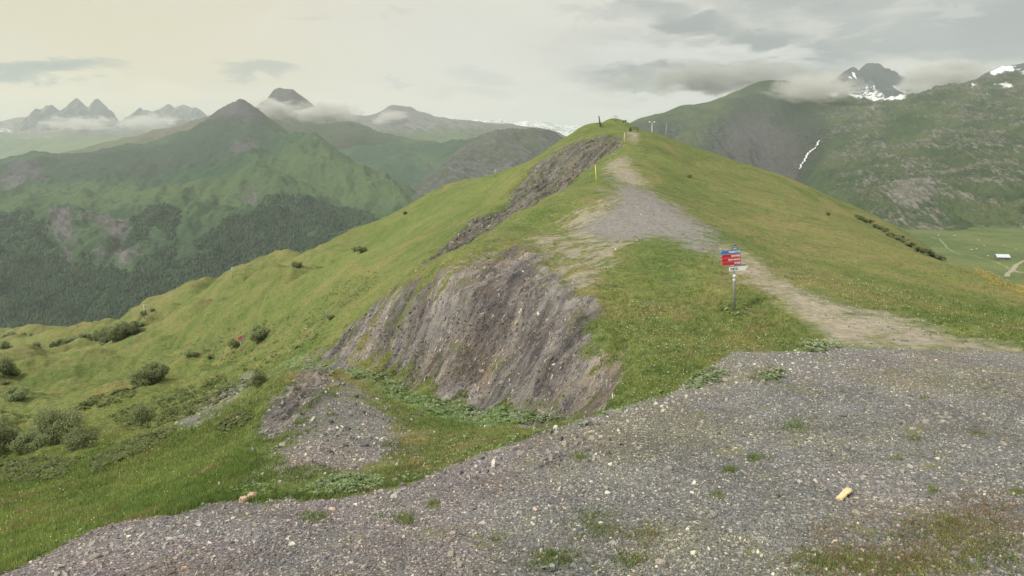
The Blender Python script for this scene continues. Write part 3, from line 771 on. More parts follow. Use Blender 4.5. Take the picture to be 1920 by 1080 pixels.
needles('mountain', [(225,240),(240,226),(252,216),(259,208),(263,201),(267,206),(275,205),(285,209),(297,205),(306,200),(316,194),(322,198),(328,202),(336,198),(345,195),(353,199),(360,202),(368,201),(375,205),(383,214),(392,224),(410,240)], 10000, 800, 262, 'serrated grey rock crest right of the three needles', mat_rockfar, 511)

# ---- hazy peak centre, valley hills, dark hill
L5 = Field([
 [(500,420,5600),(1100,420,5600)],
 [(500,300,6200),(640,270,6200),(700,280,6200),(800,290,6000),(900,280,6000),(1050,290,6000)],
 [(520,240,7200),(600,226,7200),(640,214,7200),(665,217,7200),(690,224,7200),(706,218,7200),(722,207,7200),(730,199,7200),(738,196,7200),(755,203,7200),(774,205,7200),(786,216,7200),(800,226,7200),(830,240,7200),(870,254,7200),(910,256,7100),(1000,262,7000),(1100,280,7000)],
 [(520,330,8500),(740,280,8500),(1100,340,8500)],
], 520, 1120, 300, 5600, 8200, 170, kx=50, kd=0.08, smooth=1e-8, step=14, cr=1)
relief(L5, 18, 420, 505, 0.7)
mat_hz = mountain_mat('hazy_peak', (0.060, 0.090, 0.045), (0.09, 0.115, 0.055), (0.11, 0.11, 0.115), (0.18, 0.175, 0.17), 0.45)
far_build(L5, 'hills', mat_hz, 'hazy peak with a hooked summit in the centre distance', rock=np.clip((L5.Z - 120) / 250, 0, 0.9))
L6 = Field([
 [(500,460,3700),(1100,460,3700)],
 [(560,340,4200),(700,330,4200),(850,330,4200),(1050,340,4200)],
 [(560,305,4600),(650,283,4700),(720,275,4800),(800,276,4800),(880,262,4800),(930,262,4800),(1100,270,4800)],
 [(560,380,5600),(1100,330,5600)],
], 540, 1120, 260, 3700, 5400, 150, kx=90, kd=0.10, smooth=1e-6)
relief(L6, 42, 520, 606, 0.6)
far_build(L6, 'hills', mat_left, 'green rolling hills in the valley head behind the dark hill', rock=0.2 * sstep(0.4, 0.9, L6.sl()))
L7 = Field([
 [(600,560,2100),(800,480,2150),(1000,450,2200),(1200,430,2200)],
 [(600,470,2350),(700,430,2450),(760,400,2500),(850,370,2500),(1000,360,2500),(1200,370,2500)],
 [(640,440,2700),(720,392,2800),(780,350,2900),(830,312,3000),(870,280,3100),(900,260,3150),(922,246,3200),(940,239,3200),(960,239,3200),(978,242,3200),(992,238,3200),(1010,243,3200),(1040,256,3200),(1065,264,3200),(1100,282,3200),(1180,330,3200)],
 [(900,330,2750),(960,318,2750),(1040,330,2750)],
 [(640,560,3500),(900,340,3800),(1000,320,3800),(1200,430,3800)],
], 640, 1180, 300, 2100, 3900, 240, kx=60, kd=0.08, smooth=1e-8, step=16, cr=1)
relief(L7, 30, 380, 707, 0.75)
mat_dark = mountain_mat('dark_slate_hill', (0.045, 0.062, 0.034), (0.070, 0.085, 0.045), (0.070, 0.070, 0.078), (0.12, 0.115, 0.12), 1.0)
far_build(L7, 'hills', mat_dark, 'dark grey green hill with twin tops left of the ridge summit', rock=0.55 + 0 * L7.Z)
# ---- glacier on the skyline
L8 = Field([
 [(500,330,11500),(1300,330,11500)],
 [(560,255,12500),(800,248,12500),(1000,256,12500),(1300,262,12500)],
 [(560,228,13500),(700,222,13500),(760,212,13500),(800,213,13500),(840,221,13500),(880,224,13500),(920,224,13500),(960,231,13500),(1000,228,13500),(1040,233,13500),(1080,240,13500),(1140,248,13500),(1300,262,13500)],
 [(560,300,16000),(1300,320,16000)],
], 560, 1300, 260, 11500, 16000, 120, kx=90, kd=0.10, smooth=1e-6)
relief(L8, 70, 1200, 808, 0.6)
mat_glac = mountain_mat('glacier', rockc=(0.16, 0.17, 0.19), rock2=(0.28, 0.28, 0.28), sc=0.2)
far_build(L8, 'hills', mat_glac, 'snow covered glacier plateau on the far skyline', rock=1.3, snow=0.62)

# ---- right mountains
RM = Field([
 [(1000,560,830),(1300,500,830),(1500,480,830),(1650,462,830),(1750,462,830),(1850,462,830),(1950,462,830),(2200,462,830)],
 [(1500,455,900),(1650,443,890),(1750,439,890),(1850,440,890),(1950,443,890),(2200,446,890)],
 [(1000,440,1600),(1300,400,1600),(1450,385,1500),(1550,400,1150),(1700,395,1050),(1850,380,1050),(2000,375,1050),(2200,375,1050)],
 [(1300,330,2200),(1400,330,2150),(1480,335,1900),(1540,330,1650),(1600,335,1450),(1700,335,1350),(1850,310,1350),(2000,300,1350),(2200,300,1350)],
 [(1250,270,2700),(1330,270,2700),(1400,262,2600),(1460,270,2350),(1520,275,2150),(1560,270,2100),(1620,268,1900),(1700,265,1800),(1800,255,1750),(1920,240,1750),(2200,230,1750)],
 [(1340,215,3050),(1420,205,3000),(1500,215,2750),(1560,215,2600),(1640,215,2450),(1720,212,2200),(1820,205,2150),(1920,195,2150),(2200,180,2150)],
 [(1000,300,3300),(1100,262,3300),(1160,238,3300),(1200,222,3300),(1240,213,3300),(1280,201,3300),(1330,196,3300),(1350,188,3300),(1380,178,3300),(1405,165,3300),(1430,156,3300),(1460,160,3200),(1490,164,3150),(1540,172,3100),(1580,182,3050),(1640,190,2950),(1690,188,2750),(1715,181,2600),(1745,173,2600),(1780,166,2600),(1810,164,2600),(1840,156,2650),(1870,148,2700),(1920,140,2750),(2200,120,2750)],
 [(1000,380,3900),(1200,290,4000),(1430,230,4000),(1600,250,3900),(1720,235,3500),(1900,210,3500),(2200,180,3500)],
 [(1000,500,5000),(1500,360,5000),(2200,330,5000)],
], 1040, 2120, 620, 830, 4900, 560, kx=110, kd=0.11, smooth=1e-6)
wR = sstep(1480, 1580, RM.PX)
relief(RM, 16, 420, 909, 0.7)
rr = ridged((RM.X + 0.5 * RM.Y) / 120, (RM.Y - 0.3 * RM.X) / 210, 6, 919, 0.6)
RM.Z += wR * 17 * rr * sstep(870, 1050, RM.D)
RM.Z += (1 - wR) * 26 * ridged((RM.X - 0.2 * RM.Y) / 210, (RM.Y + 0.2 * RM.X) / 900, 5, 929, 0.5) * sstep(3300, 2500, RM.D)
RM.refresh()
rock_r = (0.22 + 0.36 * sstep(0.1, 0.9, rr)) * wR + (1 - wR) * (0.16 + 0.60 * fz(RM, [(1380,215),(1430,200),(1480,230),(1530,250),(1520,330),(1480,350),(1400,330),(1330,290),(1340,240)], 14) + 0.3 * fz(RM, [(1180,240),(1240,215),(1300,260),(1260,290)], 10))
rock_r += 0.55 * fz(RM, [(1690,340),(1750,345),(1760,370),(1720,395),(1680,395)], 5) + 0.7 * fz(RM, [(1805,448),(1820,430),(1860,415),(1920,410),(1960,420),(1960,442),(1850,448)], 3)
rock_r -= 0.25 * fz(RM, [(1640,250),(1700,200),(1760,210),(1700,270)], 10) + 0.3 * fz(RM, [(1480,340),(1530,300),(1560,330),(1640,380),(1600,400)], 8)
snow_r = np.zeros_like(RM.Z)
for poly in ([(1585,182),(1600,178),(1640,186),(1690,180),(1700,188),(1660,194),(1610,192)], [(1858,158),(1885,160),(1905,170),(1895,173),(1870,165)], [(1820,165),(1832,165),(1832,170),(1820,170)],
             [(1846,178),(1856,178),(1852,188),(1844,190)], [(1900,140),(1930,140),(1930,150)], [(1590,216),(1598,216),(1598,222),(1590,222)], [(1548,176),(1575,180),(1570,184),(1550,182)], [(1630,206),(1642,206),(1642,210),(1632,210)]):
    snow_r = np.maximum(snow_r, 0.85 * fz(RM, poly, 2))
forest_r = 0.42 * fz(RM, [(1600,400),(1620,345),(1680,330),(1660,380),(1700,420),(1760,440),(1640,440)], 12) + 0.45 * fz(RM, [(1880,330),(1960,320),(1960,440),(1880,430),(1860,380)], 12)
lush_r = -1.1 * fz(RM, [(1360,200),(1430,165),(1500,180),(1560,240),(1525,330),(1480,352),(1380,330),(1300,290),(1340,240)], 14) - 0.8 * fz(RM, [(1180,240),(1240,212),(1290,235),(1260,290),(1200,280)], 10) + 0.5 * fz(RM, [(1600,420),(1700,400),(1800,340),(1860,380),(1800,440),(1650,450)], 12) + 0.5 * fz(RM, [(1640,290),(1700,230),(1780,200),(1850,215),(1720,270)], 10)
mat_right = mountain_mat('craggy_flank', (0.038, 0.060, 0.033), (0.070, 0.088, 0.043), (0.080, 0.083, 0.076), (0.185, 0.180, 0.150), 2.4, tilt=(0.65, -0.2, 0.7))
far_build(RM, 'hills', mat_right, 'craggy green and grey mountain flank with waterfall on the right', rock=rock_r, snow=snow_r, forest=forest_r, lush=lush_r)

# ---- snowy summits in the cloud, right
mat_snowpk = mountain_mat('dark_rock_snow', rockc=(0.045, 0.060, 0.068), rock2=(0.075, 0.085, 0.09), sc=0.6)
def snowpeak(outline, d, thick, base_py, label, seed, snowpolys):
    o = needles('mountain', outline, d, thick, base_py, label, mat_snowpk, seed)
    me = o.data; n = len(me.vertices); co = np.empty(n * 3, np.float32); me.vertices.foreach_get('co', co); co = co.reshape(-1, 3)
    px = 960 + co[:, 0] / co[:, 1] * FPX; py = HY - co[:, 2] / co[:, 1] * FPX
    sn = np.zeros(n)
    for qi, q in enumerate(snowpolys): sn[inpoly(px, py, q) & (co[:, 1] < d)] = 0.46 if (qi == 0 and seed == 601) else 0.9
    z_ = np.stack([np.full(n, 1.3), sn, np.zeros(n)], -1).astype(np.float32)
    me.attributes['zone'].data.foreach_set('vector', z_.ravel())
snowpeak([(1545,190),(1560,160),(1572,142),(1585,133),(1592,128),(1599,124),(1606,129),(1612,137),(1622,150),(1640,165),(1660,185)], 5200, 700, 215, 'dark pointed rock peak streaked with snow on the right', 601,
         [[(1556,160),(1575,158),(1600,170),(1622,160),(1640,160),(1665,185),(1670,215),(1540,215)], [(1597,135),(1601,135),(1606,146),(1601,146)], [(1591,143),(1596,143),(1597,147),(1591,147)]])
snowpeak([(1590,170),(1603,150),(1612,132),(1618,124),(1625,118),(1636,117),(1642,120),(1650,127),(1656,136),(1662,144),(1672,148),(1685,160),(1700,172),(1715,180),(1740,192)], 5600, 800, 215, 'dark rounded rock summit above a snow field', 611,
         [[(1608,128),(1620,146),(1640,150),(1655,158),(1672,160),(1690,168),(1730,190),(1730,215),(1590,215),(1600,170),(1600,135)]])
snowpeak([(1745,175),(1760,150),(1772,132),(1780,125),(1795,123),(1803,126),(1806,136),(1820,160),(1835,180)], 5800, 600, 215, 'faint rock outcrop showing through the cloud on the right', 621,
         [[(1782,132),(1796,128),(1798,134),(1788,138)]])
snowpeak([(1800,200),(1830,160),(1842,140),(1860,131),(1880,122),(1900,121),(1920,117),(1950,108),(2010,100),(2080,120),(2150,180)], 4300, 700, 215, 'snow streaked rocky shoulder at the right edge', 631,
         [[(1855,135),(1880,123),(1905,123),(1890,132),(1860,142)], [(1855,145),(1885,140),(1880,150),(1858,152)], [(1850,152),(1900,156),(1880,162)], [(1886,130),(1915,128),(1900,138)]])

# ---- meadow on the valley floor and the ground under everything
xs = np.linspace(60, 980, 280); ys = np.linspace(380, 1040, 220)
XX, YY = np.meshgrid(xs, ys)
ZZ = -89.5 + 2.0 * fbm(XX / 90, YY / 90, 4, 77) + 0.5 * fbm(XX / 15, YY / 15, 3, 78)
i = np.arange(XX.size).reshape(XX.shape)
m, nt, b = new_mat('valley_meadow')
p = nt.pos()
g = nt.mix(nt.ramp(nt.noise(p, 0.012, 6, 0.6), 0.4, 0.6), (0.065, 0.100, 0.036), (0.105, 0.132, 0.048))
g = nt.mix(nt.ramp(nt.noise(p, 0.2, 5, 0.7), 0.45, 0.7, 0, 0.5), g, (0.19, 0.19, 0.09))
nt.put(b.inputs['Base Color'], g); b.inputs['Roughness'].default_value = 1
valley = mesh_np('meadow', np.stack([XX, YY, ZZ], -1).reshape(-1, 3), np.stack([i[:-1, :-1], i[:-1, 1:], i[1:, 1:], i[1:, :-1]], -1).reshape(-1, 4), m)
tag(valley, 'flat green valley meadow below the craggy mountain', 'meadow', kind='structure')
def vz(x, y): return -89.5 + 2.0 * fbm(np.array([x]) / 90, np.array([y]) / 90, 4, 77)[0] + 0.5 * fbm(np.array([x]) / 15, np.array([y]) / 15, 3, 78)[0]
def vpt(px, py):
    d = 89.5 * FPX / (py - HY)
    x = (px - 960) / FPX * d
    return x, d
def ribbon(name, pts, width, mat, label, zf, lift=0.12, cat='track'):
    P = [np.array(q) for q in pts]
    fine = []
    for a, c in zip(P[:-1], P[1:]):
        n = max(2, int(np.linalg.norm(c - a) / 4))
        for k in range(n): fine.append(a + (c - a) * k / n)
    fine.append(P[-1]); fine = np.array(fine)
    for _ in range(3): fine[1:-1] = (fine[:-2] + 2 * fine[1:-1] + fine[2:]) / 4
    t = np.gradient(fine, axis=0); t /= np.linalg.norm(t, axis=1)[:, None] + 1e-9
    nrm = np.c_[-t[:, 1], t[:, 0]]
    V = []
    for k, (q, nn) in enumerate(zip(fine, nrm)):
        for u in (-1, -0.33, 0.33, 1):
            wv = width * 0.5 * (1 + 0.15 * math.sin(k * 0.35))
            xx, yy = q + nn * u * wv
            V.append((xx, yy, zf(xx, yy) + lift * (1 - 0.3 * abs(u))))
    F = []
    for k in range(len(fine) - 1):
        for j in range(3): F.append((4 * k + j, 4 * k + j + 1, 4 * k + j + 5, 4 * k + j + 4))
    o = mesh_np(name, V, F, mat)
    return tag(o, label, cat, kind='structure')
mat_track = plain('pale_track', (0.27, 0.25, 0.19), 1, 0.05, var=0.25, scale=0.3)
mat_gtrack = plain('grassy_track', (0.17, 0.20, 0.09), 1, 0.05, var=0.25, scale=0.3)
ribbon('path', [vpt(*q) for q in ((1988,470),(1940,484),(1920,490),(1905,497),(1897,503),(1891,512),(1888,520))], 3.4, mat_track, 'pale gravel track across the valley meadow near the hut', vz)
ribbon('path', [vpt(*q) for q in ((1898,503),(1910,508),(1935,515),(1980,530))], 3.4, mat_track, 'branch of the gravel track running off to the right edge', vz)
ribbon('path', [vpt(*q) for q in ((1748,443),(1762,449),(1770,458),(1776,466),(1790,472),(1830,481),(1860,490),(1885,497),(1895,503))], 2.2, mat_gtrack, 'thin grassy track curving across the valley meadow', vz)

m, nt, b = new_mat('valley_ground')
p = nt.pos()
nt.put(b.inputs['Base Color'], nt.mix(nt.ramp(nt.noise(p, 0.002, 8, 0.6), 0.4, 0.6), (0.045, 0.07, 0.03), (0.09, 0.115, 0.045)))
gz = -430.0
gxs = np.linspace(-30000, 30000, 61); gys = np.linspace(-8000, 32000, 41)
XX, YY = np.meshgrid(gxs, gys); i = np.arange(XX.size).reshape(XX.shape)
gnd = mesh_np('ground', np.stack([XX, YY, np.full_like(XX, gz)], -1).reshape(-1, 3), np.stack([i[:-1, :-1], i[:-1, 1:], i[1:, 1:], i[1:, :-1]], -1).reshape(-1, 4), m)
tag(gnd, 'green valley bottom far below the ridges', 'ground', kind='structure')
# hill body carrying the near ridge: the slope behind and beside the viewer
# ================================================================== HAZE
hz = mesh_np('haze', [(x, y, z) for x in (-26000, 26000) for y in (-7000, 27000) for z in (gz - 1, 960)], [(0, 1, 3, 2), (4, 6, 7, 5), (0, 4, 5, 1), (2, 3, 7, 6), (0, 2, 6, 4), (1, 5, 7, 3)], smooth=False)
hm = bpy.data.materials.new('haze'); hm.use_nodes = True
nt = NT(hm.node_tree); hm.node_tree.nodes.remove(hm.node_tree.nodes['Principled BSDF'])
pv = nt.node('ShaderNodeVolumePrincipled')
pv.inputs['Color'].default_value = (0.84, 0.92, 0.97, 1)
pv.inputs['Density'].default_value = 7.0e-5
pv.inputs['Anisotropy'].default_value = 0.2
nt.l.new(pv.outputs[0], hm.node_tree.nodes['Material Output'].inputs['Volume'])
hz.data.materials.append(hm); tag(hz, 'thin pale haze filling the valleys', 'haze', kind='stuff')
# ================================================================== OBJECT HELPERS
class MB:
    def __init__(s): s.v = []; s.f = []
    def add(s, vs, fs):
        b = len(s.v); s.v += [tuple(v) for v in vs]; s.f += [tuple(b + i for i in f) for f in fs]
    def box(s, c, size, rot=None, bev=0.0):
        hx, hy, hz = size[0] / 2, size[1] / 2, size[2] / 2
        P = [Vector((x, y, z)) for x in (-hx, hx) for y in (-hy, hy) for z in (-hz, hz)]
        if rot is not None: P = [rot @ q for q in P]
        s.add([q + Vector(c) for q in P], [(0, 1, 3, 2), (4, 6, 7, 5), (0, 4, 5, 1), (2, 3, 7, 6), (0, 2, 6, 4), (1, 5, 7, 3)])
    def tube(s, a, b, r0, r1=None, n=10, caps=True):
        a, b = Vector(a), Vector(b); r1 = r0 if r1 is None else r1
        d = (b - a).normalized(); q = d.to_track_quat('Z', 'Y')
        ring = lambda c, r: [c + q @ Vector((r * math.cos(2 * math.pi * k / n), r * math.sin(2 * math.pi * k / n), 0)) for k in range(n)]
        s.add(ring(a, r0) + ring(b, r1), [(k, (k + 1) % n, n + (k + 1) % n, n + k) for k in range(n)] + ([tuple(range(n))[::-1], tuple(range(n, 2 * n))] if caps else []))
    def plate(s, pts, y0, y1):
        """outline in x,z extruded from y0 to y1"""
        n = len(pts)
        s.add([(x, y0, z) for x, z in pts] + [(x, y1, z) for x, z in pts], [tuple(range(n)), tuple(range(2 * n - 1, n - 1, -1))] + [(k, n + k, n + (k + 1) % n, (k + 1) % n) for k in range(n)])
    def build(s, name, mat, parent=None, smooth=False):
        me = bpy.data.meshes.new(name); me.from_pydata(s.v, [], s.f); me.update()
        if mat: me.materials.append(mat)
        if smooth:
            for p in me.polygons: p.use_smooth = True
        o = bpy.data.objects.new(name, me); C.objects.link(o)
        if parent: o.parent = parent
        return o

def lettering(text, size, loc, mat, parent, align='CENTER', bold=0.0):
    cu = bpy.data.curves.new('lettering', 'FONT'); cu.body = text; cu.size = size; cu.align_x = align; cu.align_y = 'CENTER'
    cu.extrude = 0.002; cu.offset = bold; cu.space_character = 1.12
    t = bpy.data.objects.new('tmp', cu); C.objects.link(t)
    dg = bpy.context.evaluated_depsgraph_get(); dg.update()
    me = bpy.data.meshes.new_from_object(t.evaluated_get(dg)); bpy.data.objects.remove(t)
    me.materials.clear(); me.materials.append(mat)
    o = bpy.data.objects.new('lettering', me); C.objects.link(o); o.parent = parent
    o.location = loc; o.rotation_euler = (R(90), 0, 0)
    return o

def copy_tree(o, parent=None):
    c = o.copy(); C.objects.link(c); c.parent = parent
    for ch in [x for x in CH.get(o.name, [])]: copy_tree(bpy.data.objects[ch], c)
    return c
CH = {}
def kids(root):
    for o in bpy.data.objects:
        if o.parent: CH.setdefault(o.parent.name, [])
        if o.parent and o.name not in CH[o.parent.name]: CH[o.parent.name].append(o.name)

M_steel = plain('galvanised_steel', (0.42, 0.43, 0.43), 0.45, 0.5, 0.6)
M_blue = plain('blue_board', (0.055, 0.22, 0.56), 0.4, 0.4, var=0.06)
M_navy = plain('navy_plate', (0.045, 0.085, 0.19), 0.4, 0.4, var=0.06)
M_red = plain('red_board', (0.60, 0.018, 0.050), 0.4, 0.4, var=0.06)
M_purple = plain('violet_board', (0.25, 0.20, 0.36), 0.45, 0.4, var=0.06)
M_white = plain('white_board', (0.90, 0.90, 0.87), 0.4, 0.4, var=0.04)
M_ink = plain('dark_ink', (0.05, 0.05, 0.05), 0.6, 0.2)
M_yellow = plain('yellow_pole', (0.55, 0.62, 0.06), 0.5, 0.3)
M_darkwood = plain('weathered_wood', (0.075, 0.062, 0.050), 0.85, 0.1, scale=12)
M_palewood = plain('bleached_wood', (0.42, 0.37, 0.27), 0.85, 0.1, scale=12)
M_bark = plain('bark', (0.075, 0.058, 0.042), 0.95, 0.05, scale=8)

# ------------------------------------------------------------------ near signpost
def board(parent, z, x_tail, x_tip, h, mat, point, text, tmat, tsize, tx, tz=0.0, dir_=1, tilt=0.0, y=-0.075, name='sign_board', label=None, bold=0.004):
    m = MB()
    if point < 0: pts = [(x_tail, z - h / 2), (x_tip, z - h / 2), (x_tip + h * 0.85, z + h / 2), (x_tail, z + h / 2)]
    else: pts = [(x_tail, z - h / 2), (x_tip - h * 0.85, z - h / 2), (x_tip, z + h / 2), (x_tail, z + h / 2)]
    if point < 0: pts = pts[::-1]
    m.plate(pts, y, y + 0.018)
    o = m.build(name, mat, parent)
    if label: o['label'] = label
    if text: lettering(text, tsize, (tx, y - 0.003, z + tz), tmat, o, 'RIGHT' if point < 0 else 'LEFT', bold)
    return o
g = near.hit(1376.5, 583)
sp = empty('signpost', g, 'grey steel signpost with blue, red and white direction boards beside the footpath', 'signpost', rz=R(24))
k = g.y / FPX
H = 122 * k
mb = MB(); mb.tube((0, 0, -0.15), (0, 0, H * 0.93), 0.052, 0.052, 16); mb.tube((0, 0, H * 0.93), (0, 0, H * 0.94), 0.056, 0.045, 16)
mb.build('pole', M_steel, sp, True)
for z0_, z1_ in ((0.52, 0.56), (0.47, 0.485)):
    mb = MB(); mb.tube((0, 0, H * z0_), (0, 0, H * z1_), 0.056, 0.056, 16); mb.build('clamp', M_white, sp, True)
zt = lambda row: (582 - row) * k
bh = 7.0 * k
cs = 1 / math.cos(R(24))
X_ = lambda px: (px - 1376.5) * k * cs * (1.16 if px < 1362 else 1.0)
tp = MB(); tp.plate([(X_(1369.5), zt(466.3)), (X_(1381.2), zt(466.3)), (X_(1382), zt(464)), (X_(1381.2), zt(459.6)), (X_(1378), zt(458.6)), (X_(1376), zt(457.3)), (X_(1374), zt(458.6)), (X_(1370), zt(459.6)), (X_(1369), zt(464))][::-1], -0.075, -0.057)
tpo = tp.build('name_plate', M_navy, sp)
lettering("L'OUILLE", 0.055, (X_(1375.5), -0.078, zt(461.6)), M_white, tpo, bold=0.001)
lettering('SOMMET', 0.055, (X_(1375.5), -0.078, zt(464.7)), M_white, tpo, bold=0.001)
tlet = bh * 0.62
board(sp, zt(470.8), X_(1388.5), X_(1347.5), bh, M_blue, -1, 'MARMOTTES', M_white, tlet, X_(1387.2), label='blue arrow board reading MARMOTTES')
board(sp, zt(478.2), X_(1388.3), X_(1349.5), bh * 0.9, M_red, -1, 'GRANGES', M_white, tlet, X_(1387), label='topmost red arrow board reading GRANGES')
board(sp, zt(485.2), X_(1388.3), X_(1349.5), bh * 0.9, M_red, -1, 'BON AMOUR', M_white, tlet, X_(1387), bold=0.002, label='middle red arrow board reading BON AMOUR')
board(sp, zt(491.8), X_(1388.3), X_(1351), bh * 0.82, M_red, -1, 'STADE', M_white, tlet, X_(1387), label='lowest red arrow board reading STADE')
board(sp, zt(496.4), X_(1364), X_(1401), bh * 0.42, M_purple, 1, 'SORLIN', M_white, tlet * 0.5, X_(1366), label='narrow violet board', bold=0.001)
wb = board(sp, zt(502.6), X_(1364), X_(1404), bh * 1.12, M_white, 1, "L'OUILLON", M_ink, tlet * 0.72, X_(1365.2), 0.026, label="white arrow board reading L'OUILLON", bold=0.001)
ic = MB(); zz = zt(505); ic.plate([(X_(1370), zz), (X_(1374), zz), (X_(1374), zz + 0.035), (X_(1372.5), zz + 0.05), (X_(1371), zz + 0.035)][::-1], -0.079, -0.0755)
ic.plate([(X_(1366), zz + 0.01), (X_(1369), zz + 0.01), (X_(1369), zz + 0.03), (X_(1366), zz + 0.03)][::-1], -0.079, -0.0755)
ic.plate([(X_(1376), zz + 0.012), (X_(1382), zz + 0.012), (X_(1382), zz + 0.03), (X_(1376), zz + 0.03)][::-1], -0.079, -0.0755)
ic.build('pictogram', M_ink, wb)

# ------------------------------------------------------------------ signpost on the left slope
g = near.hit(451.5, 658)
k = g.y / FPX
s2 = empty('signpost', g, 'thin signpost with red boards standing alone on the left grass slope', 'signpost', rz=R(15))
mb = MB(); mb.tube((0, 0, -0.3), (0, 0, 27 * k), 0.06, 0.06, 10); mb.build('pole', M_palewood, s2, True)
for j, (r0, r1) in enumerate(((631.5, 633.6), (634, 636.2))):
    m = MB(); zc = (658 - r0) * k; zb = (658 - r1) * k
    m.plate([(-6.5 * k, zb), (3.5 * k, zb), (3.5 * k, zc), (-4.5 * k, zc)], -0.10, -0.07); m.build('sign_board', M_red, s2)['label'] = 'red arrow board'
m = MB(); m.plate([(-3 * k, 19.5 * k), (5 * k, 19.5 * k), (6 * k, 21.3 * k), (-3 * k, 21.3 * k)], -0.10, -0.07); m.build('sign_board', M_blue, s2)['label'] = 'blue white board'
m = MB(); m.plate([(-1.5 * k, 27 * k), (1.5 * k, 27 * k), (1.5 * k, 28.4 * k), (-1.5 * k, 28.4 * k)], -0.10, -0.07); m.build('name_plate', M_navy, s2)

# ------------------------------------------------------------------ poles, lift masts, summit furniture
def pole(name, px, py, top_py, mat, label, cat, r=0.05, lean=(0, 0), group=None, cap=None, dmin=0, n=8):
    g = near.hit(px, py, dmin)
    k = g.y / FPX; h = (py - top_py) * k
    t = empty(name, g, label, cat, group)
    m = MB(); m.tube((0, 0, -0.3), (lean[0] * h, lean[1] * h, h), r, r * 0.85, n); m.build('post', mat, t, True)
    if cap:
        c = MB(); c.tube((lean[0] * h, lean[1] * h, h), (lean[0] * h, lean[1] * h, h + 0.06), r * 1.25, r * 1.1, n); c.build('cap', cap, t, True)
    return t, g, k, h
pole('marker_pole', 1119, 345, 311, M_yellow, 'tall yellow marker pole beside the bend of the footpath', 'pole', 0.040, (-0.08, 0), cap=M_white)
pole('marker_pole', 1171.5, 270, 250, M_palewood, 'pale wooden pole beside the path just below the summit bench', 'pole', 0.09, (-0.03, 0), cap=M_white)
# leaning dark mast with two stays
t, g, k, h = pole('mast', 1126.5, 238, 217.5, M_darkwood, 'dark leaning mast on the summit left of the knoll', 'mast', 0.17, (-0.18, 0), n=8)
m = MB(); m.tube((-0.10 * h, 0, h * 0.55), (0.25 * h, 0.2, -0.2), 0.05, 0.05, 6); m.tube((-0.12 * h, 0, h * 0.62), (-0.2 * h, 0.2, h * 0.25), 0.04, 0.04, 6); m.build('brace', M_darkwood, t, True)
# cross-shaped mast on the knoll
t, g, k, h = pole('summit_mast', 1153.8, 226, 215.5, M_steel, 'grey mast with short arms on top of the summit knoll', 'mast', 0.15, (0, 0), dmin=236)
m = MB(); m.box((0, 0, h * 0.75), (1.5, 0.14, 0.22)); m.box((0.55, 0, h * 0.45), (1.3, 0.14, 0.16)); m.build('arm', M_steel, t)
# small signal on the right of the knoll
t, g, k, h = pole('signal_post', 1171.2, 234, 226.5, M_steel, 'small post with a round sign on the skyline right of the knoll', 'post', 0.07, (0, 0), dmin=190)
m = MB(); m.tube((-0.25, -0.05, h * 0.82), (-0.25, 0.05, h * 0.82), 0.42, 0.42, 14); m.tube((0.35, -0.05, h * 1.0), (0.35, 0.05, h * 1.0), 0.30, 0.30, 14); m.build('sign_disc', M_ink, t)
# bench on the summit
g = near.hit(1190, 247); k = g.y / FPX
t = empty('bench', g, 'long dark wooden bench on the summit at the end of the path', 'bench')
wq = 15 * k
m = MB(); m.box((0, 0, 0.50), (wq, 0.45, 0.07)); m.build('seat', M_darkwood, t)
m = MB(); m.box((0, 0.28, 0.86), (wq, 0.06, 0.16)); m.build('backrest', M_darkwood, t)
for sx in (-0.42, 0.42):
    m = MB(); m.box((sx * wq, 0, 0.17), (0.12, 0.4, 0.66)); m.box((sx * wq, 0.25, 0.60), (0.08, 0.07, 0.75)); m.build('leg', M_darkwood, t)
pole('stump', 1181.7, 246, 239, M_darkwood, 'short thick dark post standing left of the summit bench', 'post', 0.30, (0, 0), n=10)
# lift pylons
def pylon(px, top, d, label, group=None, s=1.0, arms=True, lean=0.0, mat=None):
    x = (px - 960) / FPX * d; z = float(near.at(x, d)); zt_ = -(top - HY) / FPX * d
    h = zt_ - z; mat = mat or M_steel
    t = empty('lift_pylon', (x, d, z), label, 'lift pylon', group)
    m = MB(); m.tube((0, 0, -0.5), (lean * h, 0, h), 0.16 * s, 0.11 * s, 10); m.build('post', mat, t, True)
    if arms:
        m = MB(); m.box((lean * h, 0, h), (1.9 * s, 0.16, 0.14)); m.build('crossarm', mat, t)
        for sx in (-1, 1):
            m = MB(); m.tube((lean * h + sx * 0.85 * s, -0.25, h + 0.16), (lean * h + sx * 0.85 * s, 0.25, h + 0.16), 0.16, 0.16, 8); m.build('wheel', M_white, t)
    return t
pylon(1222.5, 229.5, 225, 'grey lift pylon with white wheels on its crossarm behind the right shoulder of the summit', s=0.9)
pylon(1246.5, 230.5, 205, 'thin leaning pale pole behind the grass right of the bench', s=0.45, arms=False, lean=0.09, mat=M_palewood)['category'] = 'pole'
def vmast(px, py, top, label):
    g = near.hit(px, py); k = g.y / FPX; h = (py - top) * k
    t = empty('lift_pylon', g, label, 'lift pylon', 'small lift pylons on the left skyline')
    m = MB(); m.tube((0, 0, -0.4), (-0.06 * h, 0, h), 0.10, 0.07, 8); m.build('post', M_steel, t, True)
    m = MB(); m.tube((0, 0, h * 0.5), (0.34 * h, 0, h * 0.96), 0.06, 0.05, 6); m.box((0.1 * h, 0, h * 0.97), (0.5 * h, 0.08, 0.08)); m.build('arm', M_steel, t, True)
    return t
vmast(929, 331, 317, 'small forked lift pylon on the left skyline nearest the dark hill')
vmast(436, 521, 501, 'small forked lift pylon on the skyline above the hollow')
vmast(271, 598, 571, 'small forked lift pylon at the low left end of the skyline')

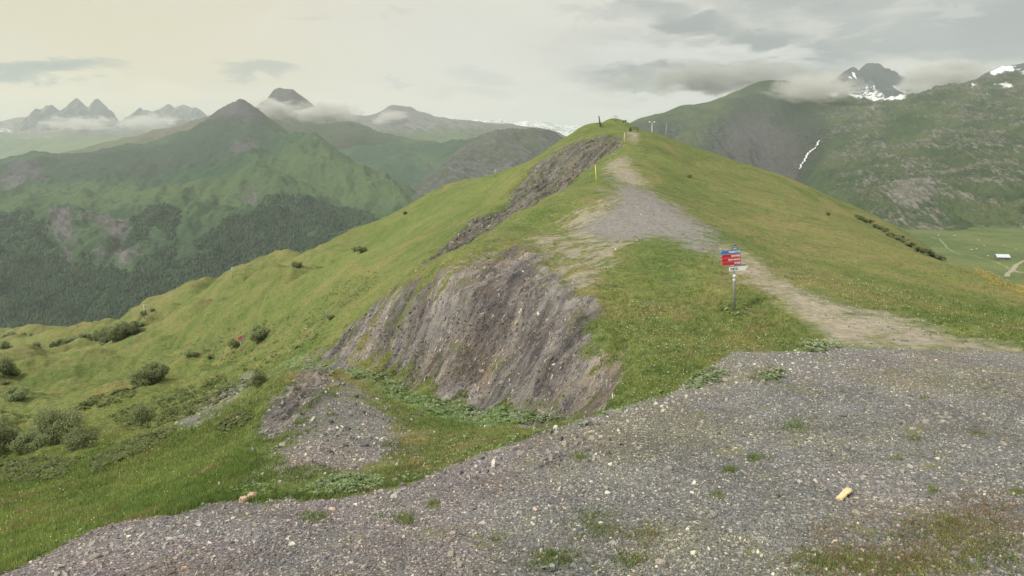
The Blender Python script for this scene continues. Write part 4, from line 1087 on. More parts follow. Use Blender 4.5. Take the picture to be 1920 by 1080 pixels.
# ------------------------------------------------------------------ hut in the valley
x, d = vpt(1879, 487); k = d / FPX
hut = empty('hut', (x, d, vz(x, d) - 0.2), 'low mountain hut with a pale metal roof in the valley meadow', 'hut', rz=R(-12))
M_wall = plain('hut_wall', (0.16, 0.14, 0.12), 0.9, 0.1); M_roof = plain('metal_roof', (0.46, 0.50, 0.55), 0.4, 0.5, var=0.06)
L_, D_, Hh = 23 * k, 7.0, 2.4
m = MB(); m.box((0, 0, Hh / 2), (L_ * 0.96, D_ * 0.9, Hh))
for sx in (-1, 1): m.add([(sx * L_ * 0.479, -D_ * 0.45, Hh), (sx * L_ * 0.479, D_ * 0.45, Hh), (sx * L_ * 0.479, 0, Hh + 2.1)], [(0, 1, 2)])
m.build('wall', M_wall, hut)
m = MB()
for sy in (-1, 1):
    m.add([(-L_ / 2, sy * (D_ / 2 + .3), Hh - 0.1), (L_ / 2, sy * (D_ / 2 + .3), Hh - 0.1), (L_ / 2, 0, Hh + 2.4), (-L_ / 2, 0, Hh + 2.4), (-L_ / 2, sy * (D_ / 2 + .3), Hh - 0.25), (L_ / 2, sy * (D_ / 2 + .3), Hh - 0.25), (L_ / 2, 0, Hh + 2.2), (-L_ / 2, 0, Hh + 2.2)],
          [(0, 1, 2, 3), (7, 6, 5, 4), (0, 4, 5, 1), (1, 5, 6, 2), (0, 3, 7, 4)])
m.build('roof', M_roof, hut)
m = MB(); m.box((L_ * 0.2, -D_ * 0.45 - 0.02, 1.0), (1.1, 0.08, 2.0)); m.build('door', M_darkwood, hut)
for sx in (-0.3, -0.05, 0.36):
    m = MB(); m.box((L_ * sx, -D_ * 0.45 - 0.02, 1.4), (0.8, 0.08, 0.7)); m.build('window', M_ink, hut)

# ------------------------------------------------------------------ waterfall
pts = [RM.hit(px, py) for px, py in ((1533, 264), (1530, 272), (1524, 280), (1518, 284), (1512, 289), (1509, 296), (1505, 304), (1500, 310), (1497, 319))]
V = []; wfs = [1.6, 2.4, 2.2, 3.0, 2.6, 2.4, 2.6, 2.2, 1.4]
fine = []
for j in range(len(pts) - 1):
    for q in range(6):
        u = q / 6; p_ = pts[j].lerp(pts[j + 1], u); fine.append((p_, wfs[j] * (1 - u) + wfs[j + 1] * u))
for j, (p_, wd) in enumerate(fine):
    kk = p_.y / FPX; wd = wd * kk * (0.75 + 0.5 * abs(math.sin(j * 2.3))); wig = 1.2 * kk * math.sin(j * 1.3)
    for u, lift in ((-0.5, 0), (0, 1.2), (0.5, 0)):
        V.append((p_.x + wig + u * wd, p_.y - 6 * kk - lift, p_.z + 1.2 * kk))
F = []
for j in range(len(fine) - 1):
    for u in range(2): F.append((3 * j + u, 3 * j + u + 1, 3 * j + u + 4, 3 * j + u + 3))
wf = mesh_np('waterfall', V, F, plain('foam', (0.80, 0.82, 0.82), 0.6, 0.2, var=0.1, scale=0.05))
tag(wf, 'thin white waterfall dropping down the dark gully of the right mountain', 'waterfall', kind='structure')

# ================================================================== SHRUBS AND TREES
def leafy(m, nt, b, c, f=0.5):
    """thin leaves let light through"""
    nt.put(b.inputs['Base Color'], c); b.inputs['Roughness'].default_value = 0.75
    tr = nt.node('ShaderNodeBsdfTranslucent'); nt.put(tr.inputs[0], c)
    mx = nt.node('ShaderNodeMixShader'); mx.inputs[0].default_value = f
    nt.l.new(b.outputs[0], mx.inputs[1]); nt.l.new(tr.outputs[0], mx.inputs[2])
    nt.l.new(mx.outputs[0], m.node_tree.nodes['Material Output'].inputs['Surface'])
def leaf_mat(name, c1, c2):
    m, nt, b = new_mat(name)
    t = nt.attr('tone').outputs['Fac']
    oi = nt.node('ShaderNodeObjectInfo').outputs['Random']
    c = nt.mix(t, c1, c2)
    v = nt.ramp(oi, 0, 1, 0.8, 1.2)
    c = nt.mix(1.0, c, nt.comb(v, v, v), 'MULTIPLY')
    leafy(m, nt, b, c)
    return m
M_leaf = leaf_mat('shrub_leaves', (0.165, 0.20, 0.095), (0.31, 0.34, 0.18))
M_leafd = leaf_mat('dark_leaves', (0.17, 0.21, 0.10), (0.32, 0.36, 0.19))
M_fir = leaf_mat('forest_leaves', (0.036, 0.072, 0.042), (0.095, 0.140, 0.070))

def leaves(centers, radii, n, size, flat=0.8, seed=0, up=0.25):
    """n small leaf-clump faces spread through the shells of overlapping clumps"""
    rg = np.random.default_rng(seed)
    centers = np.asarray(centers, float); radii = np.asarray(radii, float)
    pick = rg.choice(len(centers), n, p=radii ** 2 / (radii ** 2).sum())
    dirs = rg.normal(size=(n, 3)); dirs /= np.linalg.norm(dirs, axis=1)[:, None]
    rad = radii[pick] * (0.55 + 0.5 * rg.random(n) ** 0.6)
    P = centers[pick] + dirs * rad[:, None] * np.array([1, 1, flat])
    P[:, 2] = np.maximum(P[:, 2], 0.02)
    a = rg.normal(size=(n, 3)) + dirs * 0.3 + np.array([0, 0, up]); a /= np.linalg.norm(a, axis=1)[:, None]
    h = np.cross(a, rg.normal(size=(n, 3))); h /= np.linalg.norm(h, axis=1)[:, None] + 1e-9
    w_ = np.cross(a, h)
    s_ = size * (0.6 + 0.8 * rg.random(n))[:, None]
    V = np.stack([P - h * s_, P + w_ * s_ * 0.5, P + h * s_, P - w_ * s_ * 0.5], 1).reshape(-1, 3)
    F = np.arange(4 * n).reshape(n, 4)
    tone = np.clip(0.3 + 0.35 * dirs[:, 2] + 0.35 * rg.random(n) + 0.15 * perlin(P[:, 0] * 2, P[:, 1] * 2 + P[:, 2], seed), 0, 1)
    return V, F, np.repeat(tone, 4)

HT, WD = {}, {}
def shrub_proto(name, n, size, seed, tall=1.0, nclump=9, mat=None, spread=0.5, stems=5):
    """a unit shrub about 1 wide and `tall` high"""
    rg = random.Random(seed)
    cs_, rs = [], []
    for i in range(nclump):
        a = rg.random() * 6.28; rr_ = spread * (0.15 + 0.62 * rg.random() ** 0.7)
        zc = tall * (0.22 + 0.55 * rg.random() * (1 - rr_ / spread * 0.55))
        cs_.append((rr_ * math.cos(a), rr_ * math.sin(a), zc)); rs.append((0.15 + 0.10 * rg.random()) * min(1, 0.6 + 0.4 * tall))
    cs_.append((0, 0, tall * 0.5)); rs.append(0.24 * tall)
    t = empty(name, (0, 0, 0), None, None)
    V, F, tone = leaves(cs_, rs, n, size, 0.95, seed)
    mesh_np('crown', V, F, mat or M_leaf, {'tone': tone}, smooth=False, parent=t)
    m = MB()
    for i in range(stems):
        c = cs_[i]; mid = Vector((c[0] * 0.35 + 0.03 * rg.uniform(-1, 1), c[1] * 0.35, c[2] * 0.5))
        m.tube((c[0] * 0.08, c[1] * 0.08, -0.06), mid, 0.022, 0.014, 5, False); m.tube(mid, c, 0.014, 0.004, 5, False)
    m.build('trunk', M_bark, t, True)
    HT[name + str(seed)] = float(np.percentile(V[:, 2], 99)); WD[name + str(seed)] = float(np.percentile(V[:, 0], 99) - np.percentile(V[:, 0], 1))
    return t
protos = {
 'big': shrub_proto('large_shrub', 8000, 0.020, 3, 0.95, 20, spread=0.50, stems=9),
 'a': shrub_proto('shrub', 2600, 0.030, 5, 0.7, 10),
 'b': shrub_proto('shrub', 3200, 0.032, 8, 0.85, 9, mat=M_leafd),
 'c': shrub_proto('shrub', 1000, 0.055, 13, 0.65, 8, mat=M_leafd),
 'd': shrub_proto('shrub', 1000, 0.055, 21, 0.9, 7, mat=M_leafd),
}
kids(None)
used = set()
def plant(kind, px, py, wpx, hpx, label, cat='shrub', group=None, src=None, dmin=0, field=None, sink=0.05):
    g = (field or near).hit(px, py, dmin)
    if g is None: return None
    pr = protos[kind]
    if kind in used: o = copy_tree(pr)
    else: o = pr; used.add(kind)
    k = g.y / FPX
    tall = {'big': HT['large_shrub3'], 'a': HT['shrub5'], 'b': HT['shrub8'], 'c': HT['shrub13'], 'd': HT['shrub21']}[kind]; wd_ = {'big': WD['large_shrub3'], 'a': WD['shrub5'], 'b': WD['shrub8'], 'c': WD['shrub13'], 'd': WD['shrub21']}[kind]
    o.location = (g.x, g.y, g.z - sink * hpx * k)
    o.rotation_euler = (0, 0, random.uniform(0, 6.28))
    o.scale = (0.92 * wpx * k / wd_, 0.92 * wpx * k / wd_, 1.0 * hpx * k / tall)
    tag(o, label, cat, group)
    return o
plant('big', 103, 835, 86, 74, 'large rounded willow shrub on the lower left slope', 'shrub')
plant('a', 150, 842, 62, 36, 'low wide shrub at the right foot of the largest shrub')
plant('b', 55, 842, 58, 34, 'low dark shrub between the largest shrub and the left edge')
plant('a', 2, 848, 60, 62, 'tall shrub cut by the left edge beside the largest shrub')
plant('b', 33, 750, 40, 28, 'compact round shrub alone on grass near the left edge')
plant('a', 268, 797, 34, 42, 'narrow thin shrub right of the largest shrub')
plant('a', 272, 722, 52, 38, 'loose feathery shrub in the middle of the left slope')
plant('b', 298, 712, 36, 34, 'loose shrub touching the right side of the feathery one')
plant('a', 486, 722, 28, 26, 'small pale shrub near the lip of the grassy shelf')
plant('b', 489, 636, 34, 28, 'rounded shrub right of the distant red signpost')
plant('c', 438, 652, 22, 16, 'small dark shrub just left of the distant red signpost')
plant('c', 358, 668, 26, 12, 'flat dark shrub in the hollow left of the distant signpost')
plant('c', 395, 672, 18, 9, 'tiny low shrub in the hollow below the distant signpost')
plant('b', 6, 702, 30, 34, 'dark upright shrub at the left edge above the compact round one', dmin=110)
plant('c', 24, 704, 24, 16, 'low dark shrub touching the upright one at the left edge', dmin=110)
plant('c', 10, 722, 16, 9, 'tiny shrub below the upright one at the left edge')
grp = 'shrubs of the dense thicket on the left slope'
for i, (px, py, w_, h_) in enumerate(((186, 636, 24, 18), (195, 646, 20, 14), (198, 640, 28, 24), (205, 632, 26, 22), (212, 641, 30, 28), (220, 626, 26, 20), (226, 638, 30, 28), (234, 620, 24, 18), (240, 630, 28, 24), (252, 622, 26, 20), (262, 614, 18, 12))):
    plant('cd'[i % 2], px, py, w_, h_, 'first second third fourth fifth sixth seventh eighth ninth tenth eleventh'.split()[i] + ' shrub from the left in the dense dark thicket on the left slope', group=grp)
grp = 'trees around the far lower meadow'
for i, (px, py, w_, h_) in enumerate(((6, 660, 16, 14), (17, 660, 14, 13), (46, 660, 12, 10), (58, 658, 16, 12), (70, 658, 16, 19), (100, 652, 14, 12), (112, 649, 18, 14), (124, 648, 14, 12), (134, 646, 16, 12), (148, 644, 20, 16), (160, 640, 24, 18), (172, 638, 16, 12))):
    plant('dc'[i % 2], px, py, w_, h_, 'dark round tree at the brink of the left slope, ' + 'first second third fourth fifth sixth seventh eighth ninth tenth eleventh twelfth'.split()[i] + ' from the left edge', 'tree', grp, dmin=250)
for i, (px, py, w_, h_) in enumerate(((4, 652, 22, 20), (14, 648, 24, 22), (26, 647, 26, 26), (38, 645, 22, 22), (20, 638, 18, 12), (58, 632, 6, 8), (97, 640, 10, 8), (118, 640, 14, 10))):
    plant('dc'[i % 2], px, py, w_, h_, 'dark round tree standing on the far lower meadow, ' + 'first second fourth fifth third sixth seventh eighth'.split()[i] + ' from the left edge', 'tree', grp, dmin=395)
plant('c', 268, 591, 12, 9, 'small shrub on the skyline beside the low forked pylon')
plant('c', 286, 584, 9, 6, 'tiny shrub on the skyline right of the low forked pylon')
plant('c', 557, 503, 20, 13, 'dark shrub on the skyline right of the grassy hollow')
plant('c', 664, 472, 13, 11, 'round dark shrub on the bright green slope right of the hollow')
plant('c', 677, 474, 22, 13, 'wider dark shrub on the bright green slope right of the hollow')
plant('c', 760, 402, 10, 6, 'tiny dark shrub on the skyline left of the dark shale gully')
plant('c', 620, 598, 16, 8, 'faint low shrub on the slope below the rock face tip')
plant('c', 1553, 404, 8, 7, 'lone small shrub on the smooth right slope')
plant('c', 1293, 333, 10, 7, 'lone small shrub on the grass right of the path')
grp = 'shrubs in a row down the right slope'
ORD = 'first second third fourth fifth sixth seventh eighth ninth tenth eleventh twelfth thirteenth fourteenth fifteenth sixteenth seventeenth eighteenth nineteenth twentieth'.split()
rowp = [(1606, 406), (1613, 411), (1621, 415), (1630, 420), (1640, 426), (1650, 432), (1661, 438), (1668, 444), (1677, 446), (1686, 452), (1695, 455), (1702, 462), (1710, 465), (1719, 470), (1727, 474), (1735, 478), (1743, 482), (1751, 486), (1759, 489), (1766, 491)]
for i, (px, py) in enumerate(rowp):
    s_ = random.uniform(10, 16) * (0.8 if i < 6 else 1.15)
    plant('cd'[i % 2], px + random.uniform(-2, 2), py + random.uniform(-2, 2), s_ * 1.25, s_ * 0.75, ORD[i] + ' shrub from the upper end of the row running down the right slope', group=grp, dmin=70)

# ------------------------------------------------------------------ forest on the far slope: one mass
def forest(field, polys, n, hmin, hmax, seed, name, label, gap=0.0):
    rg = np.random.default_rng(seed)
    P = []
    for poly, frac, dens in polys:
        xs_ = [q[0] for q in poly]; ys_ = [q[1] for q in poly]
        m_ = int(n * frac)
        qx = rg.uniform(min(xs_), max(xs_), m_ * 3); qy = rg.uniform(min(ys_), max(ys_), m_ * 3)
        ok = inpoly(qx, qy, poly); qx, qy = qx[ok][:m_], qy[ok][:m_]
        W_ = field.hits(qx, qy); keep = ~np.isnan(W_[:, 0])
        nn = fbm(W_[:, 0] / 160, W_[:, 1] / 160, 4, seed) + 0.5 * fbm(W_[:, 0] / 40, W_[:, 1] / 40, 2, seed + 3) + rg.normal(size=len(qx)) * 0.34
        cxp = np.array(poly); ej = rg.normal(size=(2, len(qx))) * 24; keep &= inpoly(qx + ej[0], qy + ej[1] * 0.7, poly)
        keep &= nn > dens
        for sc_poly in SC: keep &= ~inpoly(qx + 6 * fbm(qx / 9, qy / 9, 2, 5), qy + 6 * fbm(qx / 9, qy / 9, 2, 6), sc_poly)
        P.append(W_[keep])
    P = np.concatenate(P); n = len(P)
    # ragged crown: two stacked uneven rings and a tip
    K = 6
    ang = np.arange(K) * 2 * np.pi / K
    h = rg.uniform(hmin, hmax, n) * (0.7 + 0.6 * rg.random(n)); r = h * rg.uniform(0.28, 0.48, n)
    def ring(zf, rf):
        rr_ = r[:, None] * rf * rg.uniform(0.65, 1.3, (n, K))
        return np.stack([P[:, 0:1] + rr_ * np.cos(ang), P[:, 1:2] + rr_ * np.sin(ang), P[:, 2:3] + h[:, None] * zf * rg.uniform(0.85, 1.15, (n, K)) - 0.5], -1)
    a_ = ring(0.05, 0.75); b_ = ring(0.42, 1.0); c_ = ring(0.78, 0.62)
    top = (P + np.stack([0 * h, 0 * h, h], -1))[:, None]
    V = np.concatenate([a_, b_, c_, top], 1).reshape(-1, 3)
    base_ = (np.arange(n) * (3 * K + 1))[:, None]
    fs = []
    for lv in range(2):
        for j in range(K):
            j2 = (j + 1) % K
            fs.append([lv * K + j, lv * K + j2, (lv + 1) * K + j2]); fs.append([lv * K + j, (lv + 1) * K + j2, (lv + 1) * K + j])
    for j in range(K): fs.append([2 * K + j, 2 * K + (j + 1) % K, 3 * K])
    F = (base_[:, :, None] + np.array(fs)[None]).reshape(-1, 3)
    tone = np.repeat(np.clip(rg.random(n) * 0.8 + 0.3 * fbm(P[:, 0] / 60, P[:, 1] / 60, 2, 9), 0, 1), 3 * K + 1)
    o = mesh_np(name, V, F, M_fir, {'tone': tone}, smooth=False)
    return tag(o, label, 'forest', kind='stuff')
SC = [[(85,405),(130,392),(152,412),(142,450),(150,485),(130,505),(112,470),(92,450)], [(165,382),(200,390),(240,402),(248,440),(272,470),(245,515),(215,505),(200,455),(175,420)], [(272,422),(300,428),(322,455),(305,472),(282,455)], [(170,448),(205,455),(205,505),(172,500)],
      [(60,395),(85,400),(80,420),(60,415)]]
forest(L1, [([(-160,470),(100,480),(260,500),(420,470),(560,450),(640,440),(700,430),(640,520),(520,560),(300,640),(100,700),(-160,700)], 0.50, -0.75),
            ([(-160,400),(60,396),(90,400),(110,440),(150,470),(200,480),(330,470),(300,520),(-160,520)], 0.22, -0.15),
            ([(240,400),(300,380),(360,400),(330,430),(330,480),(260,480),(250,430)], 0.06, -0.05),
            ([(360,460),(420,410),(470,400),(500,366),(560,364),(620,385),(700,400),(780,420),(700,450),(600,460),(450,480)], 0.22, -0.35)],
       42000, 4, 8.5, 77, 'forest', 'dense dark mixed forest covering the far lower left slope')
# ================================================================== LOOSE GROUND COVER
def samp(chan, X_, Y_):
    """value of a ground zone at plan positions"""
    u = ((X_ / Y_ * FPX + 960) - near.px[0]) / (near.px[1] - near.px[0]); v = (np.log(Y_) - near.ld[0]) / (near.ld[1] - near.ld[0])
    i = np.clip(u.astype(int), 0, len(near.px) - 1); j = np.clip(v.astype(int), 0, len(near.ld) - 1)
    return chan[j, i]
# ---- slate chips: flat broken shards, uniform over the plateau
def chips(n, box, smin, smax, seed, name, label, keep, dark, flat=0.35, cat='gravel'):
    rg = np.random.default_rng(seed)
    y = np.exp(rg.uniform(math.log(box[2]), math.log(box[3]), n * 2)); x = rg.uniform(box[0], box[1], n * 2)
    px = x / y * FPX + 960
    ok = (px > -60) & (px < 1985); x, y = x[ok], y[ok]
    kp = samp(keep, x, y) + 0.9 * fbm(x / 1.4, y / 1.4, 3, seed) * 0.5 + rg.normal(size=len(x)) * 0.16 > 0.5
    kp &= fbm(x / 1.1, y / 1.6, 4, seed + 50) + rg.normal(size=len(x)) * 0.25 > -0.42
    x, y = x[kp][:n], y[kp][:n]; n = len(x)
    z = near.at(x, y)
    s_ = smin * (smax / smin) ** (rg.random(n) ** 2.2)
    ang = rg.uniform(0, 6.28, n)
    K = 5
    th = ang[:, None] + np.arange(K) * 2 * np.pi / K + rg.uniform(-0.45, 0.45, (n, K))
    rr_ = s_[:, None] * rg.uniform(0.55, 1.15, (n, K))
    el = rg.uniform(0.35, 0.9, n)[:, None]
    ux = np.cos(th) * rr_; uy = np.sin(th) * rr_ * el
    ca, sa = np.cos(ang)[:, None], np.sin(ang)[:, None]
    vx = ux * ca - uy * sa; vy = ux * sa + uy * ca
    tx = rg.normal(size=(n, 1)) * 0.28; ty = rg.normal(size=(n, 1)) * 0.28
    hh = (s_ * rg.uniform(flat * 0.5, flat * 1.6, n))[:, None]
    lo = np.stack([x[:, None] + vx * 1.05, y[:, None] + vy * 1.05, z[:, None] + vx * tx + vy * ty - hh * 0.4], -1)
    hi = np.stack([x[:, None] + vx * 0.8, y[:, None] + vy * 0.8, z[:, None] + vx * tx + vy * ty + hh * rg.uniform(0.7, 1.2, (n, K))], -1)
    V = np.concatenate([lo, hi], 1).reshape(-1, 3)
    b_ = (np.arange(n) * 2 * K)[:, None, None]
    tris = []
    for j in range(K):
        j2 = (j + 1) % K
        tris += [[j, j2, K + j2], [j, K + j2, K + j]]
    for j in range(1, K - 1): tris.append([K, K + j, K + j + 1])
    F = (b_ + np.array(tris)[None]).reshape(-1, 3)
    tone = rg.random(n); 
    o = mesh_np(name, V, F, M_pchip if dark == 'pale' else M_chip, {'tone': np.repeat(tone, 2 * K)}, smooth=False)
    return tag(o, label, cat, kind='stuff')
m, nt, b = new_mat('slate_chips')
t_ = nt.attr('tone').outputs['Fac']; p = nt.pos()
c = nt.mix(nt.ramp(t_, 0.0, 0.80), (0.090, 0.094, 0.098), (0.235, 0.240, 0.240))
c = nt.mix(nt.ramp(t_, 0.80, 0.88), c, (0.36, 0.345, 0.31)); c = nt.mix(nt.ramp(t_, 0.93, 0.96), c, (0.55, 0.52, 0.45)); c = nt.mix(nt.ramp(t_, 0.985, 0.99), c, (0.62, 0.46, 0.34))
c = nt.mix(nt.ramp(nt.noise(p, 30, 4, 0.7), 0.35, 0.65, 0, 0.3), c, (0.14, 0.135, 0.13))
c = nt.mix(nt.ramp(nt.noise(p, 0.25, 4, 0.6), 0.42, 0.62, 0, 0.8), c, nt.mix(1.0, c, (1.08, 0.98, 1.00), 'MULTIPLY'))
c = nt.mix(nt.ramp(nt.noise(nt.vmath('ADD', p, (50, 3, 0)), 0.30, 5, 0.65), 0.48, 0.64, 0, 0.8), c, nt.mix(1.0, c, (1.05, 1.02, 0.82), 'MULTIPLY'))
vv = nt.ramp(nt.noise(p, 0.6, 5, 0.7), 0.35, 0.65, 0.80, 1.20)
c = nt.mix(1.0, c, nt.comb(vv, vv, vv), 'MULTIPLY')
c = nt.mix(nt.math('MULTIPLY', nt.ramp(nt.sep(p)[0], 1.5, -4.0), nt.ramp(nt.sep(p)[1], 24.0, 14.0)), c, nt.mix(1.0, c, (1.05, 0.99, 1.03), 'MULTIPLY'))
nt.put(b.inputs['Base Color'], c); b.inputs['Roughness'].default_value = 0.8; b.inputs['Specular IOR Level'].default_value = 0.3; M_chip = m
m, nt, b = new_mat('pale_limestone')
t_ = nt.node('ShaderNodeObjectInfo').outputs['Random']; p = nt.node('ShaderNodeTexCoord').outputs['Object']
c = nt.mix(t_, (0.36, 0.34, 0.31), (0.56, 0.49, 0.40))
c = nt.mix(nt.ramp(nt.noise(p, 2.5, 6, 0.7), 0.40, 0.62, 0, 0.7), c, (0.26, 0.24, 0.22)); c = nt.mix(nt.ramp(nt.noise(p, 5.0, 3, 0.7), 0.6, 0.7, 0, 0.6), c, (0.62, 0.60, 0.55))
nt.put(b.inputs['Base Color'], c); nt.put(b.inputs['Normal'], nt.bump(nt.noise(p, 6, 6, 0.7), 0.7, 0.15)); M_stone = m
M_pchip, nt, b = new_mat('pale_rubble')
t_ = nt.attr('tone').outputs['Fac']
c = nt.mix(nt.ramp(t_, 0.0, 0.6), (0.15, 0.15, 0.15), (0.34, 0.33, 0.30)); c = nt.mix(nt.ramp(t_, 0.65, 0.95), c, (0.60, 0.56, 0.47))
nt.put(b.inputs['Base Color'], nt.mix(nt.ramp(nt.noise(nt.pos(), 30, 4, 0.7), 0.35, 0.65, 0, 0.4), c, (0.22, 0.21, 0.19))); b.inputs['Roughness'].default_value = 0.85
plat = attrs['grit'][:, :, 0]
chips(190000, (-11, 17, 6.3, 25), 0.008, 0.034, 301, 'gravel', 'grey slate gravel with pale limestone chips on the plateau', plat, True)
chips(7000, (-11, 17, 6.3, 26), 0.03, 0.075, 302, 'gravel', 'larger broken slate flakes strewn over the gravel plateau', plat * 0.93, True, 0.30)
chips(9000, (-26, 2, 12, 62), 0.03, 0.12, 303, 'scree', 'loose stones on the eroded patches of the left slope', np.clip(plat + 0.55 * np.clip(mface + mbank, 0, 1), 0, 1) * (Dn > 13), True, 0.5, 'scree')
rimz = np.clip(0.85 * zone([(1050,812),(1150,770),(1250,735),(1350,668),(1400,645),(1600,648),(1640,690),(1500,730),(1380,735),(1250,785),(1120,835)], 10, 26, 6) + 0.7 * zone([(-20,1090),(60,1062),(200,990),(430,932),(640,930),(760,905),(790,940),(640,975),(430,1000),(250,1050),(100,1100)], 8, 26, 6) + 0.6 * zone([(500,880),(600,780),(740,790),(750,860),(640,890)], 10, 40, 8), 0, 1)
chips(16000, (-12, 15, 8, 26), 0.012, 0.085, 305, 'gravel', 'paler rubble washed out along the rim of the gravel plateau', rimz * 0.8, 'pale')
chips(5000, (-10, 24, 22, 100), 0.02, 0.09, 304, 'scree', 'small pale stones along the footpath', np.clip(mpath + 0.8 * mdirt + 0.5 * mterr, 0, 1) * 0.8, True, 0.5, 'scree')

# ---- broken beds: slabs weathering out of the rock, lying along the strata
def slabs(poly, n, lmin, lmax, seed, label, zonearr):
    rg = np.random.default_rng(seed)
    xs_ = [q[0] for q in poly]; ys_ = [q[1] for q in poly]
    ax = rg.uniform(min(xs_), max(xs_), n * 3); ay = rg.uniform(min(ys_), max(ys_), n * 3)
    ok = inpoly(ax, ay, poly); ax, ay = ax[ok][:n], ay[ok][:n]
    P = near.hits(ax, ay); P = P[~np.isnan(P[:, 0])]
    P = P[(samp(zonearr, P[:, 0], P[:, 1]) + rg.normal(size=len(P)) * 0.2 > 0.5) & (fbm(P[:, 0] / 1.3, P[:, 1] / 1.3, 3, seed) + rg.normal(size=len(P)) * 0.3 > -0.2)]
    n = len(P); dist_ = P[:, 1] / 32
    T = np.array([2.1, 4.0, 2.1]) / np.linalg.norm([2.1, 4, 2.1]); Nn = np.array([0.75, -0.55, 0.30]); Nn /= np.linalg.norm(Nn); B = np.cross(T, Nn)
    L = (lmin * (lmax / lmin) ** (rg.random(n) ** 2.4)) * np.clip(dist_, 0.8, 3); Wd = L * rg.uniform(0.15, 0.5, n); H = L * rg.uniform(0.06, 0.18, n)
    def jit(v, a): q = v[None] + rg.normal(size=(n, 3)) * a; return q / np.linalg.norm(q, axis=1)[:, None]
    t1 = jit(T, 0.22); n1 = jit(Nn, 0.25); b1 = jit(B, 0.25)
    cn = [(-1, -1, -1), (1, -0.8, -1), (0.8, 1, -1), (-0.9, 0.8, -1), (-0.8, -0.9, 1), (0.9, -0.7, 1), (1.0, 0.7, 1), (-0.7, 0.9, 1)]
    V = np.stack([P + t1 * (L * c[0] * 0.5 * rg.uniform(0.6, 1.2, n))[:, None] + b1 * (Wd * c[1] * 0.5 * rg.uniform(0.6, 1.2, n))[:, None] + n1 * (H * c[2] * 0.5)[:, None] for c in cn], 1)
    V[:, :, 2] -= (H * 0.15 + Wd * 0.12)[:, None]
    fq = np.array([[0, 3, 2, 1], [4, 5, 6, 7], [0, 1, 5, 4], [1, 2, 6, 5], [2, 3, 7, 6], [3, 0, 4, 7]])
    F = (np.arange(n)[:, None, None] * 8 + fq[None]).reshape(-1, 4)
    o = mesh_np('rock_debris', V.reshape(-1, 3), F, M_bed, {'tone': np.repeat(rg.random(n), 8)}, smooth=False)
    return tag(o, label, 'scree', kind='stuff')
M_bed, nt, b = new_mat('bedded_rock')
t_ = nt.attr('tone').outputs['Fac']; p = nt.pos()
c = nt.mix(nt.ramp(t_, 0.0, 0.6), (0.095, 0.090, 0.102), (0.245, 0.228, 0.225)); c = nt.mix(nt.ramp(t_, 0.72, 0.84), c, (0.38, 0.33, 0.26)); c = nt.mix(nt.ramp(t_, 0.95, 0.97), c, (0.52, 0.48, 0.40))
c = bedding(nt, p, c)
nt.put(b.inputs['Base Color'], nt.mix(nt.ramp(nt.noise(p, 8, 5, 0.7), 0.35, 0.65, 0, 0.45), c, (0.15, 0.135, 0.13))); b.inputs['Roughness'].default_value = 0.9
slabs(FACE, 19000, 0.05, 0.30, 401, 'broken slabs and flakes sticking out of the central rock face', mface)
slabs(BANK, 1400, 0.05, 0.22, 402, 'small flakes on the dark bank of the grassy shelf', mbank)
mgul2 = mgul * 0.9
slabs([(1172,256),(1100,262),(1057,278),(973,340),(907,401),(840,450),(790,492),(800,500),(872,478),(950,425),(1040,362),(1107,318),(1168,275)], 5000, 0.07, 0.30, 403, 'dark shale rubble in the upper gully', mgul2)
